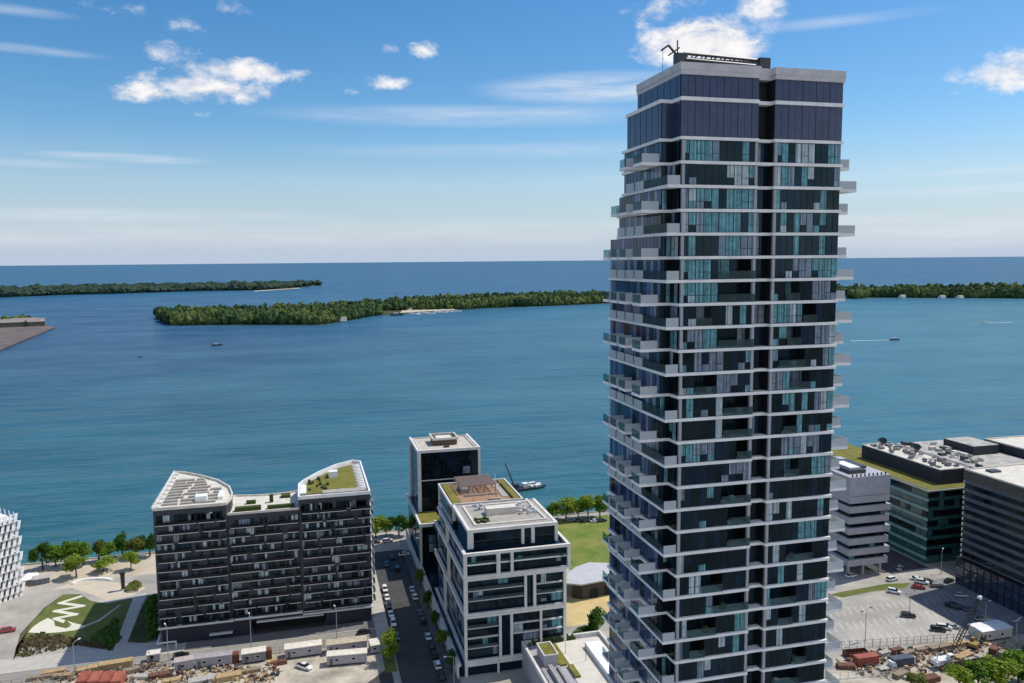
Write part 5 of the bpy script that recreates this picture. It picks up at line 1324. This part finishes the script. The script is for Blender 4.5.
# ------------------------------------------------------------------ boats
m_hull = mat('white_hull', (.72,.72,.70), .35, .05, 1); m_hulld = mat('dark_hull', (.03,.035,.045), .5, .2, 1); m_wake = mat('foam_wake', (.50,.58,.60), .6, .4, .3, bump=.4)
def boat(x, y, deg, Lg, label, hull, cabin=True, wake=0, group=None, name='motor_boat', z=-2):
    t = thing(name, label, 'boat', (x,y,z), group, rz=R_(deg)); w = Lg*.16
    st = [(-.5,.85,.02),(-.2,1,0),(.15,.95,0),(.35,.6,.05),(.5,.03,.18)]; vs = []; H_ = Lg*.11
    for f, ww, k in st: vs += [(f*Lg,-w*ww,H_*(1+k)),(f*Lg,-w*ww*.7,-.3),(f*Lg,w*ww*.7,-.3),(f*Lg,w*ww,H_*(1+k))]
    fs = []
    for i in range(4): fs += [(i*4+j,i*4+j+1,i*4+4+j+1,i*4+4+j) for j in range(3)]+[(i*4+3,i*4,i*4+4,i*4+7)]
    fs.append((0,3,2,1)); MB().add(vs, fs).build('hull', hull, t)
    if cabin:
        c_ = MB().box(-.25*Lg,-w*.6,H_,.12*Lg,w*.6,H_+Lg*.11).build('cabin', m_hull, t); MB().box(-.2*Lg,-w*.62,H_+Lg*.035,.125*Lg,w*.62,H_+Lg*.085).build('window', m_glass, c_)
    if wake:
        MB().add([(-.4*Lg,-w*.5,.06),(-.4*Lg,w*.5,.06),(-wake,w*1.1,.05),(-wake,-w*1.1,.05)],[(0,1,2,3)]).build('wake', m_wake, t)
    return t
boat(*at(895,340,-2), -8, 15, 'motorboat with a white wake running right on the lake beside the tower', m_hulld, True, 70)
boat(*at(984,323,-2), 178, 16, 'white boat leaving a pale wake far out at the right', m_hull, True, 60)
boat(*at(217,345.5,-2), 8, 16, 'dark work boat alone on the lake left of centre', m_hulld, True)
boat(*at(140,357,-2), 20, 6, 'tiny boat on the lake near the brown pier', m_hulld, False)
boat(*at(197,286,-2), 5, 25, 'tiny pale sail boat off the far spit', m_hull, True)
for i, (px_, py_, d_, lab) in enumerate(((413,314.3,10,'white boat moored farthest left in the island marina'),(419,314.6,60,'white boat second from left in the island marina'),(425,313.4,20,'white boat in the island marina, back row left'),(431,314.0,5,'white boat front middle of the island marina'),(437,312.6,30,'white boat in the back row of the island marina, middle'),(443,313.0,0,'white boat front right of the island marina'),(449,312.2,15,'white boat in the back row of the island marina, right'),(457,311.8,10,'white boat farthest right in the island marina'))):
    boat(*at(px_,py_,-2), d_, 22, lab, m_hull, True, 0, 'boats moored in the island marina')
boat(*at(397,315.5,-2), 4, 30, 'long dark ferry at the left side of the island marina', m_hulld, True, name='ferry')
bx, by = at(519,490,-2); CBg = thing('crane_barge', 'dark crane barge moored off the quay with a raised boom', 'barge', (bx,by,-2), rz=R_(10))
MB().box(-7,-3.2,-.5,7,3.2,1.2).build('hull', m_hulld, CBg); MB().box(-4.5,-1.5,1.2,-.5,1.5,3.6).build('crane_house', m_steel, CBg); MB().box(2,-1.6,1.2,5,1.6,3.4).build('cabin', m_hull, CBg)
mb = MB().tube((-3,0,3),(-8.0,0,15.5),.42,.2,6)
mb.build('boom', m_hulld, CBg); MB().tube((-2,0,3.5),(-8,0,15.5),.06,n=4).tube((-8,0,15.5),(-8,0,8),.05,n=4).build('cable', m_steel, CBg)
boat(*at(528,488.5,-2), 30, 9, 'white boat moored against the crane barge, left one', m_hull)
boat(*at(533,486,-2), 15, 10, 'white boat moored behind the crane barge', m_hull)
boat(*at(539,488,-2), 20, 9, 'dark hulled boat at the right end beside the crane barge', m_hulld)

# loose material lying about in the two yards
def debris(poly, n, seed, label, z=0):
    r = random.Random(seed); mb = MB()
    for x, y in scatter(poly, n, seed):
        a = r.random()*3.14; l_, w_, h_ = r.choice([(.5,.4,.4),(1.2,.3,.3),(2.4,.25,.2),(.7,.6,.6),(3.4,.2,.15),(1.1,.8,.8),(.4,.3,1.2)]); c, s = math.cos(a), math.sin(a)
        mb.prism([(x+c*u-s*v, y+s*u+c*v) for u, v in ((-l_/2,-w_/2),(l_/2,-w_/2),(l_/2,w_/2),(-l_/2,w_/2))], .01, h_, r.choice([0,0,1,1,2,2,3,4,4]))
    o = mb.build('construction_debris', [m_tim,m_tim2,m_rust,m_conc,m_steel,m_white]); return tag(o, label, 'debris', kind='stuff')
debris(px([(30,683),(60,672),(140,664),(240,668),(275,666),(285,673),(270,684)]), 520, 61, 'scattered boards and blocks in the dirt yard at the lower left')
debris(px([(836,662),(880,650),(960,645),(1030,642),(1030,655),(945,666),(930,664),(925,683),(840,672)]), 560, 62, 'scattered boards and blocks in the dirt yard at the lower right')

# houses on the island shores, sheds on the pier
def house(x, y, deg, Lg, w, h, wall, roof, label, group, name='island_house', z=-.6):
    t = thing(name, label, 'house', (x,y,z), group, rz=R_(deg))
    MB().box(-Lg/2,-w/2,0,Lg/2,w/2,h).build('wall', wall, t)
    MB().add([(-Lg/2-.6,-w/2-.6,h),(Lg/2+.6,-w/2-.6,h),(Lg/2+.6,w/2+.6,h),(-Lg/2-.6,w/2+.6,h),(-Lg/2-.6,0,h+w*.35),(Lg/2+.6,0,h+w*.35)],[(3,2,1,0),(0,1,5,4),(2,3,4,5),(1,2,5),(3,0,4)]).build('roof', roof, t)
    return t
gr_ = mat('house_roof', (.25,.22,.20), .8, .2, .3)
for px_, py_, lab in ((904,298.2,'white house on the right island shore, leftmost of three by the water'),(944,298.6,'white house on the right island shore, middle of three'),(962,298.8,'white house on the right island shore, rightmost of three')):
    x, y = at(px_,py_,-2); house(x, y+8, 10, 20, 11, 5, m_white, gr_, lab, 'houses on the island shores')
for px_, py_, lab in ((408,309.6,'pale boathouse at the left of the island marina'),(428,308.0,'pale boathouse in the middle of the island marina'),(446,307.3,'pale boathouse at the right of the island marina'),(340,321.4,'small pale house on the island beach, left of the marina')):
    x, y = at(px_,py_,-.6); house(x, y+6, 12, 26, 12, 5, m_white, gr_, lab, 'houses on the island shores', 'boathouse')
dk = mat('shed_wall', (.10,.095,.09), .8, .2, .2)
for px_, py_, L_, lab in ((8,327,60,'long dark shed on the brown pier, left'),(24,325.5,45,'dark shed on the brown pier, middle'),(36,326,30,'small dark shed on the brown pier, nearest its tip')):
    x, y = at(px_,py_,.4); house(x, y, 20, L_, 18, 9, dk, gr_, lab, 'sheds on the pier', 'harbour_shed', .4)

ex = thing('excavator', 'small brown yellow excavator left of the white site trailer', 'excavator', (*at(974,648),0), rz=R_(25))
m_ex = mat('excavator_paint', (.30,.19,.06), .55, .25, 1)
for sy in (-1,1): MB().prism([(-1.7,sy*1.1-.3),(1.7,sy*1.1-.3),(1.7,sy*1.1+.3),(-1.7,sy*1.1+.3)], 0, .8).build('crawler_track', m_tyre, ex)
MB().box(-1.9,-1.2,.9,1.2,1.2,1.9).box(-.4,-.4,.6,.4,.4,.9).build('engine_house', m_ex, ex)
eb = MB().box(.1,.2,1.91,1.3,1.15,3.0).build('cab', m_ex, ex); MB().box(.2,1.151,2.1,1.2,1.18,2.9).box(1.301,.3,2.0,1.33,1.05,2.9).build('cab_window', m_glass, eb)
MB().tube((1.1,-.4,1.7),(3.6,-.4,4.0),.26,.2,6).tube((3.6,-.4,4.0),(5.4,-.4,1.9),.2,.15,6).build('boom', m_ex, ex); MB().box(5.0,-.9,1.0,5.8,.1,1.9).build('bucket', m_steel, ex)
